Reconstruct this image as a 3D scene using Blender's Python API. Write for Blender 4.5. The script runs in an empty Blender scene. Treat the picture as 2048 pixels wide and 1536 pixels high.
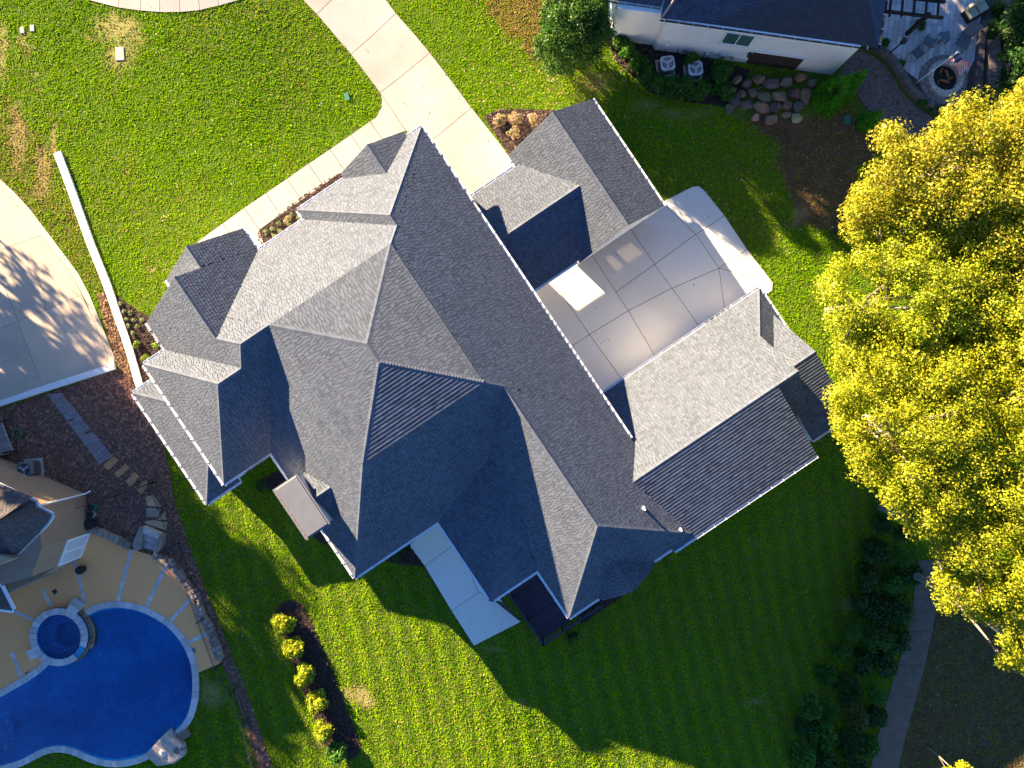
import bpy, bmesh, math, random
import numpy as np
from mathutils import Vector

random.seed(7)
rng = np.random.default_rng(11)
scene = bpy.context.scene
C = scene.collection

# ------------------------------------------------------------------ camera, sky, sun, exposure
H = 43.0                      # drone height above the house datum (m)
F = 1376.0                    # focal length in pixels of the 2048 px wide photograph
cam_data = bpy.data.cameras.new('camera')
cam_data.sensor_width = 36.0
cam_data.lens = F / 2048.0 * 36.0
cam_data.clip_start = 0.5
cam_data.clip_end = 3000.0
cam = bpy.data.objects.new('camera', cam_data)
cam.location = (0, 0, H)
C.objects.link(cam)
scene.camera = cam

UX, UY = 0.83, 0.5578         # house axis u in world x, y
VX, VY = 0.5578, -0.83        # house axis v
SU, SV, SZ = -0.215, -1.0, 0.31   # direction to the sun in (u, v, z)
sun_dir = Vector((SU*UX + SV*VX, SU*UY + SV*VY, SZ)).normalized()
sun_el = math.asin(sun_dir.z)
sun_az = math.atan2(sun_dir.x, sun_dir.y)

world = bpy.data.worlds.new('World')
scene.world = world
world.use_nodes = True
nt = world.node_tree
bg = nt.nodes['Background']
sky = nt.nodes.new('ShaderNodeTexSky')
sky.sky_type = 'NISHITA'
sky.sun_disc = False
sky.sun_elevation = sun_el
sky.sun_rotation = sun_az
sky.air_density = 0.75
sky.dust_density = 0.0
sky.ozone_density = 6.0
nt.links.new(sky.outputs['Color'], bg.inputs['Color'])
bg.inputs['Strength'].default_value = 0.05

sd = bpy.data.lights.new('sun', 'SUN')
sd.energy = 5.0
sd.angle = math.radians(0.55)
sd.color = (1.0, 0.76, 0.48)
sun = bpy.data.objects.new('sun', sd)
sun.rotation_euler = sun_dir.to_track_quat('Z', 'Y').to_euler()
sun.location = (-60, 60, 60)
C.objects.link(sun)

scene.view_settings.view_transform = 'Standard'
scene.view_settings.look = 'None'
scene.view_settings.gamma = 1.0
scene.view_settings.use_curve_mapping = False
scene.view_settings.exposure = 2.85
scene.render.resolution_x = 1024
scene.render.resolution_y = 768

# ------------------------------------------------------------------ coordinates
def uvw(u, v): return (u*UX + v*VX, u*UY + v*VY)
def w2uv(x, y): return (x*UX + y*UY, x*VX + y*VY)
def sstep(t):
    t = np.clip(t, 0.0, 1.0)
    return t*t*(3-2*t)
def T(x, y):
    """terrain height: the plot falls towards the courtyard side"""
    u = x*UX + y*UY; v = x*VX + y*VY
    return -0.7 - 2.2*sstep((u+7.0)/13.0) - 1.2*sstep((v-11.0)/14.0)*sstep((u+15.0)/9.0) - 1.8*sstep((v-14.0)/14.0)*sstep((u-1.0)/9.0)
def P(px, py, z):
    k = (H - z)/F
    return Vector(((px-1024)*k, -(py-768)*k, z))
def G(px, py, dz=0.0):
    z = -1.0
    for _ in range(12):
        p = P(px, py, z); z = float(T(p.x, p.y)) + dz
    return P(px, py, z)
def gxy(pts):
    return [tuple(G(*p)[:2]) for p in pts]

# ------------------------------------------------------------------ materials
MATS = {}
def mat(name, col, rough=0.85, col2=None, nscale=3.0, namt=0.5, bump=0.0, bscale=30.0, spec=0.25,
        attr=False, metallic=0.0, detail=6.0, fine=None):
    m = bpy.data.materials.new(name); m.use_nodes = True
    t = m.node_tree; b = t.nodes['Principled BSDF']
    b.inputs['Roughness'].default_value = rough
    b.inputs['Specular IOR Level'].default_value = spec
    b.inputs['Metallic'].default_value = metallic
    geo = t.nodes.new('ShaderNodeNewGeometry')
    src = None
    if col2 is None:
        col2 = tuple(c*0.75 for c in col)
    nz = t.nodes.new('ShaderNodeTexNoise'); nz.inputs['Scale'].default_value = nscale
    nz.inputs['Detail'].default_value = detail; nz.inputs['Roughness'].default_value = 0.62
    t.links.new(geo.outputs['Position'], nz.inputs['Vector'])
    rp = t.nodes.new('ShaderNodeValToRGB')
    rp.color_ramp.elements[0].position = 0.5-0.5*namt*0.6; rp.color_ramp.elements[0].color = (*col, 1)
    rp.color_ramp.elements[1].position = 0.5+0.5*namt*0.6; rp.color_ramp.elements[1].color = (*col2, 1)
    t.links.new(nz.outputs['Fac'], rp.inputs['Fac'])
    src = rp.outputs['Color']
    if fine:
        n2 = t.nodes.new('ShaderNodeTexNoise'); n2.inputs['Scale'].default_value = fine[0]
        n2.inputs['Detail'].default_value = 3.0
        t.links.new(geo.outputs['Position'], n2.inputs['Vector'])
        mr = t.nodes.new('ShaderNodeMapRange')
        mr.inputs['From Min'].default_value = 0.3; mr.inputs['From Max'].default_value = 0.7
        mr.inputs['To Min'].default_value = 1-fine[1]; mr.inputs['To Max'].default_value = 1+fine[1]
        t.links.new(n2.outputs['Fac'], mr.inputs['Value'])
        mx = t.nodes.new('ShaderNodeVectorMath'); mx.operation = 'SCALE'
        t.links.new(src, mx.inputs[0]); t.links.new(mr.outputs['Result'], mx.inputs['Scale'])
        src = mx.outputs['Vector']
    if attr:
        at = t.nodes.new('ShaderNodeAttribute'); at.attribute_name = 'Col'
        mx = t.nodes.new('ShaderNodeVectorMath'); mx.operation = 'MULTIPLY'
        t.links.new(src, mx.inputs[0]); t.links.new(at.outputs['Color'], mx.inputs[1])
        src = mx.outputs['Vector']
    t.links.new(src, b.inputs['Base Color'])
    if bump > 0:
        nb = t.nodes.new('ShaderNodeTexNoise'); nb.inputs['Scale'].default_value = bscale
        nb.inputs['Detail'].default_value = 5.0
        t.links.new(geo.outputs['Position'], nb.inputs['Vector'])
        bp = t.nodes.new('ShaderNodeBump'); bp.inputs['Strength'].default_value = bump
        bp.inputs['Distance'].default_value = 0.05
        t.links.new(nb.outputs['Fac'], bp.inputs['Height'])
        t.links.new(bp.outputs['Normal'], b.inputs['Normal'])
    MATS[name] = m
    return m
def leafmat(name, tl=0.4, gloss=0.06):
    m = bpy.data.materials.new(name); m.use_nodes = True
    t = m.node_tree; t.nodes.remove(t.nodes['Principled BSDF'])
    out = t.nodes['Material Output']
    at = t.nodes.new('ShaderNodeAttribute'); at.attribute_name = 'Col'
    d = t.nodes.new('ShaderNodeBsdfDiffuse'); r = t.nodes.new('ShaderNodeBsdfTranslucent')
    g = t.nodes.new('ShaderNodeBsdfGlossy'); g.inputs['Roughness'].default_value = 0.45
    t.links.new(at.outputs['Color'], d.inputs['Color']); t.links.new(at.outputs['Color'], r.inputs['Color'])
    a = t.nodes.new('ShaderNodeMixShader'); a.inputs[0].default_value = tl
    t.links.new(d.outputs[0], a.inputs[1]); t.links.new(r.outputs[0], a.inputs[2])
    b = t.nodes.new('ShaderNodeMixShader'); b.inputs[0].default_value = gloss
    t.links.new(a.outputs[0], b.inputs[1]); t.links.new(g.outputs[0], b.inputs[2])
    t.links.new(b.outputs[0], out.inputs['Surface'])
    MATS[name] = m
    return m

mat('shingle', (0.101, 0.118, 0.150), 0.92, (0.081, 0.096, 0.126), 0.45, 0.9, attr=True, fine=(60, 0.20), spec=0.12)
mat('shingle_neighbour', (0.066, 0.080, 0.125), 0.92, (0.048, 0.06, 0.10), 1.2, 0.9, attr=True, fine=(40, 0.2), spec=0.15)
mat('shingle_brown', (0.105, 0.092, 0.092), 0.92, (0.08, 0.07, 0.072), 1.2, 0.9, attr=True, fine=(40, 0.2), spec=0.15)
mat('roof_deck', (0.05, 0.055, 0.07), 0.95)
mat('white_paint', (0.78, 0.78, 0.78), 0.5, (0.70, 0.70, 0.70), 2, 0.8, spec=0.4)
mat('gutter_white', (0.80, 0.82, 0.86), 0.35, (0.7, 0.72, 0.76), 3, 0.8, spec=0.5)
mat('stucco_white', (0.80, 0.79, 0.77), 0.9, (0.70, 0.69, 0.67), 1.5, 0.9, bump=0.3, bscale=60, fine=(25, 0.08))
mat('stucco_tan', (0.36, 0.24, 0.16), 0.92, (0.28, 0.185, 0.12), 2.0, 0.9, bump=0.5, bscale=70, fine=(35, 0.2))
mat('brick_red', (0.30, 0.13, 0.08), 0.9, (0.22, 0.09, 0.06), 6, 0.9)
mat('concrete_pale', (0.76, 0.73, 0.67), 0.9, (0.66, 0.63, 0.57), 0.35, 1.1, bump=0.15, bscale=50, fine=(18, 0.04), attr=True, detail=9)
mat('concrete_path', (0.20, 0.145, 0.105), 0.92, (0.11, 0.08, 0.06), 1.2, 0.9, bump=0.3, bscale=40, fine=(25, 0.2), attr=True, detail=9)
mat('concrete', (0.41, 0.395, 0.39), 0.9, (0.31, 0.265, 0.24), 0.40, 1.3, bump=0.15, bscale=50, fine=(18, 0.05), attr=True, detail=9)
mat('concrete_old', (0.56, 0.47, 0.37), 0.92, (0.43, 0.355, 0.28), 0.6, 0.9, bump=0.2, bscale=40, fine=(25, 0.10), attr=True, detail=9)
mat('joint', (0.10, 0.085, 0.07), 0.95)
mat('soil', (0.085, 0.080, 0.030), 0.97, (0.060, 0.062, 0.022), 1.2, 0.9, bump=0.8, bscale=18, attr=True, fine=(14, 0.3))
mat('mulch', (0.055, 0.040, 0.036), 0.97, (0.026, 0.019, 0.018), 4, 0.9, bump=1.0, bscale=25, fine=(20, 0.4))
mat('mulch_red', (0.20, 0.105, 0.075), 0.97, (0.11, 0.058, 0.042), 3, 0.9, bump=1.0, bscale=22, fine=(16, 0.4))
mat('wood_chip', (1, 1, 1), 0.95, (0.8, 0.8, 0.8), 6, 0.8, attr=True)
mat('stone', (0.42, 0.36, 0.31), 0.9, (0.25, 0.20, 0.17), 4, 0.9, bump=0.6, bscale=14, attr=True, fine=(22, 0.2))
mat('coping', (0.62, 0.60, 0.58), 0.85, (0.45, 0.42, 0.41), 4, 0.9, bump=0.3, bscale=40, attr=True, fine=(25, 0.12))
mat('pool_deck', (0.98, 0.44, 0.17), 0.9, (0.90, 0.39, 0.145), 0.5, 0.9, bump=0.2, bscale=90, fine=(30, 0.06))
mat('pool_plaster', (0.03, 0.34, 0.60), 0.7, (0.008, 0.12, 0.30), 0.35, 0.9, detail=8, fine=(5, 0.18))
mat('metal_grey', (0.165, 0.175, 0.20), 0.6, (0.135, 0.143, 0.165), 2, 0.8, spec=0.5, metallic=0.3)
mat('metal_dark', (0.025, 0.025, 0.028), 0.5, (0.018, 0.018, 0.02), 4, 0.8, spec=0.4)
mat('metal_light', (0.62, 0.64, 0.68), 0.45, (0.5, 0.52, 0.56), 4, 0.8, spec=0.5, metallic=0.2)
mat('deck_board', (0.055, 0.04, 0.06), 0.75, (0.04, 0.028, 0.045), 4, 0.9, attr=True)
mat('wood_grey', (0.36, 0.33, 0.33), 0.9, (0.26, 0.235, 0.235), 5, 0.9, attr=True)
mat('wood_dark', (0.05, 0.035, 0.028), 0.85, (0.03, 0.02, 0.017), 5, 0.9)
mat('bark', (0.16, 0.125, 0.10), 0.95, (0.09, 0.07, 0.055), 6, 0.9, bump=0.7, bscale=20)
mat('bark_pale', (0.30, 0.255, 0.21), 0.95, (0.19, 0.16, 0.13), 5, 0.9, bump=0.6, bscale=16)
mat('glass_dark', (0.02, 0.03, 0.035), 0.08, (0.015, 0.02, 0.025), 1, 0.5, spec=0.8)
mat('glass_green', (0.05, 0.12, 0.11), 0.08, (0.04, 0.10, 0.09), 1, 0.5, spec=0.8)
mat('box_green', (0.03, 0.16, 0.11), 0.6, (0.025, 0.12, 0.085), 6, 0.8)
mat('cushion', (0.50, 0.46, 0.34), 0.95, (0.42, 0.385, 0.28), 8, 0.8)
mat('rubber_green', (0.10, 0.20, 0.08), 0.6, (0.08, 0.16, 0.06), 8, 0.8)
mat('flag_red', (0.80, 0.04, 0.05), 0.8); mat('flag_white', (0.9, 0.88, 0.85), 0.8); mat('flag_blue', (0.02, 0.03, 0.16), 0.8)
mat('terracotta', (0.36, 0.20, 0.10), 0.9, (0.26, 0.14, 0.07), 6, 0.9, bump=0.4, bscale=20, attr=True)
leafmat('leaf', 0.40, 0.015)
leafmat('leaf_gloss', 0.25, 0.07)
leafmat('grass', 0.45, 0.0)
def watermat():
    m = bpy.data.materials.new('water'); m.use_nodes = True
    t = m.node_tree; t.nodes.remove(t.nodes['Principled BSDF']); out = t.nodes['Material Output']
    tr = t.nodes.new('ShaderNodeBsdfTransparent'); tr.inputs['Color'].default_value = (0.30, 0.62, 0.80, 1)
    gl = t.nodes.new('ShaderNodeBsdfGlossy'); gl.inputs['Roughness'].default_value = 0.04
    lw = t.nodes.new('ShaderNodeFresnel'); lw.inputs['IOR'].default_value = 1.33
    geo = t.nodes.new('ShaderNodeNewGeometry')
    nz = t.nodes.new('ShaderNodeTexNoise'); nz.inputs['Scale'].default_value = 3.0
    t.links.new(geo.outputs['Position'], nz.inputs['Vector'])
    bp = t.nodes.new('ShaderNodeBump'); bp.inputs['Strength'].default_value = 0.05
    t.links.new(nz.outputs['Fac'], bp.inputs['Height'])
    t.links.new(bp.outputs['Normal'], gl.inputs['Normal']); t.links.new(bp.outputs['Normal'], lw.inputs['Normal'])
    mx = t.nodes.new('ShaderNodeMixShader')
    t.links.new(lw.outputs[0], mx.inputs[0]); t.links.new(tr.outputs[0], mx.inputs[1]); t.links.new(gl.outputs[0], mx.inputs[2])
    t.links.new(mx.outputs[0], out.inputs['Surface'])
    MATS['water'] = m
watermat()
def dimglass():  # for the added carport panes, lets only part of the sun through
    m = bpy.data.materials.new('sun_dimming_glass'); m.use_nodes = True
    t = m.node_tree; t.nodes.remove(t.nodes['Principled BSDF']); out = t.nodes['Material Output']
    tr = t.nodes.new('ShaderNodeBsdfTransparent'); tr.inputs['Color'].default_value = (0.30, 0.29, 0.27, 1)
    gl = t.nodes.new('ShaderNodeBsdfGlossy'); gl.inputs['Roughness'].default_value = 0.05
    mx = t.nodes.new('ShaderNodeMixShader'); mx.inputs[0].default_value = 0.08
    t.links.new(tr.outputs[0], mx.inputs[1]); t.links.new(gl.outputs[0], mx.inputs[2]); t.links.new(mx.outputs[0], out.inputs['Surface'])
    MATS['sun_dimming_glass'] = m
dimglass()

# ------------------------------------------------------------------ object helpers
ORG = {}
def tag(o, label=None, cat=None, group=None, kind=None):
    if label: o['label'] = label
    if cat: o['category'] = cat
    if group: o['group'] = group
    if kind: o['kind'] = kind
    return o
def thing(name, label, cat, loc, group=None):
    o = bpy.data.objects.new(name, None)
    o.empty_display_size = 0.3
    o.location = loc; C.objects.link(o); ORG[o.name] = Vector(loc)
    return tag(o, label, cat, group)
def struct(name, loc=(0, 0, 0)):
    o = bpy.data.objects.new(name, None); o.location = loc; C.objects.link(o); ORG[o.name] = Vector(loc)
    o['kind'] = 'structure'
    return o
def link(name, me, mname, parent=None, origin=None):
    o = bpy.data.objects.new(name, me)
    for mn in ([mname] if isinstance(mname, str) else mname):
        me.materials.append(MATS[mn])
    C.objects.link(o)
    if parent is not None:
        o.parent = parent; ORG[o.name] = ORG[parent.name]
    else:
        org = Vector(origin) if origin is not None else Vector((0, 0, 0))
        o.location = org; ORG[o.name] = org
    return o
def npmesh(name, V, Fc, mname, parent=None, cols=None, origin=None, smooth=False):
    """V (N,3) array in world space, Fc (M,k) array"""
    org = ORG[parent.name] if parent is not None else Vector(origin if origin is not None else (0, 0, 0))
    V = np.asarray(V, dtype=np.float32) - np.array(org, dtype=np.float32)
    Fc = np.asarray(Fc, dtype=np.int32)
    me = bpy.data.meshes.new(name)
    n, (m, k) = len(V), Fc.shape
    me.vertices.add(n); me.vertices.foreach_set('co', V.ravel())
    me.loops.add(m*k); me.loops.foreach_set('vertex_index', Fc.ravel())
    me.polygons.add(m)
    me.polygons.foreach_set('loop_start', np.arange(0, m*k, k, dtype=np.int32))
    if smooth: me.polygons.foreach_set('use_smooth', np.ones(m, dtype=bool))
    me.update(calc_edges=True)
    if cols is not None:
        ca = me.color_attributes.new('Col', 'FLOAT_COLOR', 'POINT')
        c4 = np.ones((n, 4), dtype=np.float32); c4[:, :3] = cols
        ca.data.foreach_set('color', c4.ravel())
    return link(name, me, mname, parent, origin)
class MB:
    def __init__(s): s.v = []; s.f = []; s.c = []; s.m = []
    def add(s, vs, fs, col=(1, 1, 1), mi=0):
        b = len(s.v); s.v += [tuple(p) for p in vs]; s.c += [col]*len(vs)
        for f in fs: s.f.append([b+i for i in f]); s.m.append(mi)
    def poly(s, pts, col=(1, 1, 1), mi=0): s.add(pts, [list(range(len(pts)))], col, mi)
    def prism(s, xy, z0, z1, col=(1, 1, 1), mi=0, bevel=0.0):
        """xy polygon (list of (x,y) or (x,y,z-offset)); z0,z1 scalars or callables"""
        n = len(xy)
        fz0 = z0 if callable(z0) else (lambda x, y: z0); fz1 = z1 if callable(z1) else (lambda x, y: z1)
        lo = [(p[0], p[1], fz0(p[0], p[1])) for p in xy]; hi = [(p[0], p[1], fz1(p[0], p[1])) for p in xy]
        if bevel > 0:
            cx = sum(p[0] for p in xy)/n; cy = sum(p[1] for p in xy)/n
            mid = [(p[0], p[1], p[2]-bevel) for p in hi]
            top = []
            for p in hi:
                d = math.hypot(p[0]-cx, p[1]-cy) or 1
                k = max(0.0, 1-bevel*1.3/d); top.append((cx+(p[0]-cx)*k, cy+(p[1]-cy)*k, p[2]))
            vs = lo+mid+top
            fs = [[i, (i+1) % n, n+(i+1) % n, n+i] for i in range(n)] + [[n+i, n+(i+1) % n, 2*n+(i+1) % n, 2*n+i] for i in range(n)]
            fs.append([2*n+i for i in range(n)])
        else:
            vs = lo+hi
            fs = [[i, (i+1) % n, n+(i+1) % n, n+i] for i in range(n)]
            fs.append([n+i for i in range(n)])
        fs.append([n-1-i for i in range(n)])
        s.add(vs, fs, col, mi)
    def box(s, c, sx, sy, sz, ang=0.0, col=(1, 1, 1), mi=0):
        """box with base centre c"""
        ca, sa = math.cos(ang), math.sin(ang)
        xy = [(c[0]+dx*ca-dy*sa, c[1]+dx*sa+dy*ca) for dx, dy in ((-sx/2, -sy/2), (sx/2, -sy/2), (sx/2, sy/2), (-sx/2, sy/2))]
        s.prism(xy, c[2], c[2]+sz, col, mi)
    def tube(s, pts, rads, n=7, col=(1, 1, 1), mi=0, cap=True):
        b = len(s.v); pts = [Vector(p) for p in pts]; rings = []
        for i, p in enumerate(pts):
            d = (pts[min(i+1, len(pts)-1)] - pts[max(i-1, 0)])
            d = d.normalized() if d.length > 1e-6 else Vector((0, 0, 1))
            a = d.orthogonal().normalized() if i == 0 else (a - d*a.dot(d)).normalized()
            c = d.cross(a)
            r = rads[i] if hasattr(rads, '__len__') else rads
            rings.append([p + (a*math.cos(2*math.pi*k/n) + c*math.sin(2*math.pi*k/n))*r for k in range(n)])
        vs = [q for rg in rings for q in rg]; fs = []
        for i in range(len(pts)-1):
            for k in range(n): fs.append([i*n+k, i*n+(k+1) % n, (i+1)*n+(k+1) % n, (i+1)*n+k])
        if cap: fs.append([(len(pts)-1)*n+k for k in range(n)]); fs.append([n-1-k for k in range(n)])
        s.add(vs, fs, col, mi)
    def disc(s, c, r, n=24, col=(1, 1, 1), mi=0, z1=None):
        xy = [(c[0]+r*math.cos(2*math.pi*k/n), c[1]+r*math.sin(2*math.pi*k/n)) for k in range(n)]
        s.prism(xy, c[2], c[2]+0.02 if z1 is None else z1, col, mi)
    def build(s, name, mname, parent=None, origin=None, smooth=False):
        org = ORG[parent.name] if parent is not None else Vector(origin if origin is not None else (0, 0, 0))
        me = bpy.data.meshes.new(name)
        me.from_pydata([tuple(Vector(p)-org) for p in s.v], [], s.f)
        ca = me.color_attributes.new('Col', 'FLOAT_COLOR', 'POINT')
        c4 = np.ones((len(s.v), 4), dtype=np.float32); c4[:, :3] = np.array(s.c, dtype=np.float32).reshape(-1, 3)
        ca.data.foreach_set('color', c4.ravel())
        if any(s.m): me.polygons.foreach_set('material_index', np.array(s.m, dtype=np.int32))
        if smooth: me.polygons.foreach_set('use_smooth', np.ones(len(s.f), dtype=bool))
        me.update()
        bm = bmesh.new(); bm.from_mesh(me); bmesh.ops.recalc_face_normals(bm, faces=bm.faces); bm.to_mesh(me); bm.free()
        return link(name, me, mname, parent, origin)

# ------------------------------------------------------------------ 2-D polygon helpers
def clip(poly, a, b, c):
    """keep a*x+b*y+c >= 0"""
    out = []; n = len(poly)
    for i in range(n):
        p, q = poly[i], poly[(i+1) % n]
        dp = a*p[0]+b*p[1]+c; dq = a*q[0]+b*q[1]+c
        if dp >= 0: out.append(p)
        if (dp >= 0) != (dq >= 0):
            t = dp/(dp-dq); out.append((p[0]+(q[0]-p[0])*t, p[1]+(q[1]-p[1])*t))
    return out
def area(poly):
    return 0.5*sum(poly[i][0]*poly[(i+1) % len(poly)][1]-poly[(i+1) % len(poly)][0]*poly[i][1] for i in range(len(poly)))
def clip_convex(poly, cl):
    if area(cl) < 0: cl = cl[::-1]
    n = len(cl)
    for i in range(n):
        p, q = cl[i], cl[(i+1) % n]
        a, b = -(q[1]-p[1]), q[0]-p[0]
        poly = clip(poly, a, b, -(a*p[0]+b*p[1]))
        if len(poly) < 3: return []
    return poly
def inpoly(X, Y, poly):
    r = np.zeros(X.shape, dtype=bool); n = len(poly)
    for i in range(n):
        x1, y1 = poly[i][:2]; x2, y2 = poly[(i+1) % n][:2]
        if y1 == y2: continue
        c = ((y1 > Y) != (y2 > Y)) & (X < (x2-x1)*(Y-y1)/(y2-y1)+x1)
        r ^= c
    return r
def inset(poly, d):
    """move the edges of a (mildly concave) polygon inwards by d"""
    if area(poly) < 0: poly = poly[::-1]
    n = len(poly); out = []
    for i in range(n):
        p0, p1, p2 = Vector(poly[i-1][:2]), Vector(poly[i][:2]), Vector(poly[(i+1) % n][:2])
        e1 = (p1-p0).normalized(); e2 = (p2-p1).normalized()
        n1 = Vector((-e1.y, e1.x)); n2 = Vector((-e2.y, e2.x))
        b = n1+n2
        if b.length < 1e-4: b = n1.copy()
        b.normalize(); k = d/max(0.35, b.dot(n1))
        out.append((p1.x+b.x*k, p1.y+b.y*k))
    return out
def drape(name, xy, dz, mname, parent=None, step=1.5, thick=0.12, col=(1, 1, 1), zf=None):
    """polygon sheet laid on the terrain, cut on a grid so that it follows the ground, with a skirt"""
    zf = zf or T
    bm = bmesh.new()
    if area(xy) < 0: xy = xy[::-1]
    bm.faces.new([bm.verts.new((p[0], p[1], 0)) for p in xy])
    xs = [p[0] for p in xy]; ys = [p[1] for p in xy]
    x = math.floor(min(xs)/step)*step
    while x < max(xs):
        bmesh.ops.bisect_plane(bm, geom=bm.verts[:]+bm.edges[:]+bm.faces[:], plane_co=(x, 0, 0), plane_no=(1, 0, 0)); x += step
    y = math.floor(min(ys)/step)*step
    while y < max(ys):
        bmesh.ops.bisect_plane(bm, geom=bm.verts[:]+bm.edges[:]+bm.faces[:], plane_co=(0, y, 0), plane_no=(0, 1, 0)); y += step
    if thick > 0:
        bed = [e for e in bm.edges if len(e.link_faces) == 1]
        r = bmesh.ops.extrude_edge_only(bm, edges=bed)
        low = {v for v in r['geom'] if isinstance(v, bmesh.types.BMVert)}
    else: low = set()
    org = ORG[parent.name] if parent is not None else Vector((0, 0, 0))
    for v in bm.verts:
        v.co.z = float(zf(v.co.x, v.co.y)) + dz - (thick if v in low else 0)
        v.co -= org
    bmesh.ops.triangulate(bm, faces=[f for f in bm.faces if len(f.verts) > 4])
    bmesh.ops.recalc_face_normals(bm, faces=bm.faces)
    if sum(f.normal.z*f.calc_area() for f in bm.faces) < 0: bmesh.ops.reverse_faces(bm, faces=bm.faces)
    for f in bm.faces: f.smooth = True
    me = bpy.data.meshes.new(name); bm.to_mesh(me); bm.free()
    me.set_sharp_from_angle(angle=0.7)
    ca = me.color_attributes.new('Col', 'FLOAT_COLOR', 'POINT')
    c4 = np.ones((len(me.vertices), 4), dtype=np.float32); c4[:, :3] = col
    ca.data.foreach_set('color', c4.ravel())
    return link(name, me, mname, parent)

# value noise for scattering and colours
_NT = np.random.default_rng(5).random((256, 256))
def vnoise(x, y, s=1.0, k=0):
    x = np.asarray(x)*s+17.3*k+1000; y = np.asarray(y)*s+9.1*k+1000
    xi = np.floor(x).astype(int); yi = np.floor(y).astype(int)
    fx = x-xi; fy = y-yi; fx = fx*fx*(3-2*fx); fy = fy*fy*(3-2*fy)
    a = _NT[xi % 256, yi % 256]; b = _NT[(xi+1) % 256, yi % 256]; c = _NT[xi % 256, (yi+1) % 256]; d = _NT[(xi+1) % 256, (yi+1) % 256]
    return (a*(1-fx)+b*fx)*(1-fy)+(c*(1-fx)+d*fx)*fy

# ------------------------------------------------------------------ the main house: roof masses in (u, v, z)
class Plane:
    """z = z0 + p * distance inwards from the eave; side in '+u -u +v -v'"""
    def __init__(s, side, e, z0, p, gutter=True, expo=0.15):
        s.side, s.e, s.z0, s.p, s.gutter, s.expo = side, e, z0, p, gutter, expo
        sg = -1.0 if side[0] == '+' else 1.0
        s.gu, s.gv = (sg*p, 0.0) if side[1] == 'u' else (0.0, sg*p)
        s.c = z0 - sg*p*e
    def z(s, u, v): return s.gu*u + s.gv*v + s.c
class Mass:
    def __init__(s, name, rect, planes, zb=None, part='roof', wall=True, winset=0.45):
        s.name, s.rect, s.planes, s.part, s.wall, s.winset = name, rect, planes, part, wall, winset
        s.zb = zb if zb is not None else min(p.z0 for p in planes)-0.2
        u0, u1, v0, v1 = rect
        s.polys = []
        for p in planes:
            poly = [(u0, v0), (u1, v0), (u1, v1), (u0, v1)]
            for q in planes:
                if q is not p: poly = clip(poly, q.gu-p.gu, q.gv-p.gv, q.c-p.c)
                if len(poly) < 3: break
            s.polys.append(poly if len(poly) >= 3 and abs(area(poly)) > 1e-3 else [])
    def h(s, u, v):
        u0, u1, v0, v1 = s.rect
        if u < u0-1e-4 or u > u1+1e-4 or v < v0-1e-4 or v > v1+1e-4: return -99.0
        return min(p.z(u, v) for p in s.planes)
E, PT = 3.1, 0.833
zb = 7.37; run = (zb-E)/PT; CP = 0.25
def hip(u0, u1, v0, v1, sides, z=E, p=PT, expo=0.17):
    m = {'-u': u0, '+u': u1, '-v': v0, '+v': v1}
    return [Plane(s, m[s], z, p, True, expo) for s in sides]
M1 = Mass('hip_roof', (-13.83, 3.95, -14.64, 4.23),
          hip(-13.83, 3.95, -14.64, 4.23, ('-u', '+u', '-v', '+v')) +
          [Plane('-u', -13.83+run, zb, CP, False, 0.18), Plane('+u', 3.95-run, zb, CP, False, 0.18),
           Plane('-v', -14.64+run, zb, CP, False, 0.18), Plane('+v', 4.23-run, zb, CP, False, 0.20)], zb=E-0.2)
M1w = Mass('front_wing_roof', (-4.69, 3.95, -15.3, -9.0), hip(-4.69, 3.95, -15.3, 0, ('-u', '+u', '-v')))
M2 = Mass('rear_wing_roof', (-4.8, 3.95, -3.0, 13.1), hip(-4.8, 3.95, 0, 13.1, ('-u', '+u', '+v')))
M3 = Mass('porch_roof', (-8.03, -2.0, -1.0, 9.8), hip(-8.03, 0, 0, 9.8, ('-u', '+v'), p=0.27))
M4 = Mass('side_wing_roof', (-15.6, -8.0, -14.64, -4.5), hip(-15.6, 0, -14.64, -4.5, ('-u', '-v', '+v')))
M7 = Mass('end_wing_roof', (-17.1, -10.0, -12.86, -4.5), hip(-17.1, 0, -12.86, -4.5, ('-u', '-v', '+v')))
M8 = Mass('skirt_roof', (-19.16, -16.75, -12.2, -4.24), hip(-19.16, 0, -12.2, -4.24, ('-u', '-v', '+v'), z=1.8, p=0.5))
G2 = Mass('front_gable_roof', (-15.6, -7.91, -14.78, -10.0), hip(-15.6, -7.91, 0, 0, ('-u', '+u')))
G1 = Mass('entry_gable_roof', (-13.27, -7.91, -16.2, -11.0), hip(-13.27, -7.91, 0, 0, ('-u', '+u')))
G5 = Mass('dormer_roof', (-1.43, 2.93, -15.68, -12.5), hip(-1.43, 2.93, 0, 0, ('-u', '+u'), p=0.6))
G8 = Mass('rear_gable_roof', (-2.65, 0.93, 10.5, 13.38), hip(-2.65, 0.93, 0, 0, ('-u', '+u'), p=0.85))
CR = Mass('cricket_roof', (-12.55, -11.0, -2.47, 0.77), hip(0, 0, -2.47, 0.77, ('-v', '+v'), z=4.2, p=0.56), wall=False, zb=4.0)
for p in CR.planes: p.gutter = False
M5 = Mass('garage_wing_roof', (2.0, 13.8, 3.62, 13.14), hip(0, 0, 3.62, 13.14, ('-v', '+v'), z=0.45, p=0.80))
M5s = Mass('hip_end_roof', (12.0, 16.0, 3.62, 13.14), hip(0, 16.0, 3.62, 13.14, ('+u', '-v', '+v'), z=0.45, p=0.80))
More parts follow.
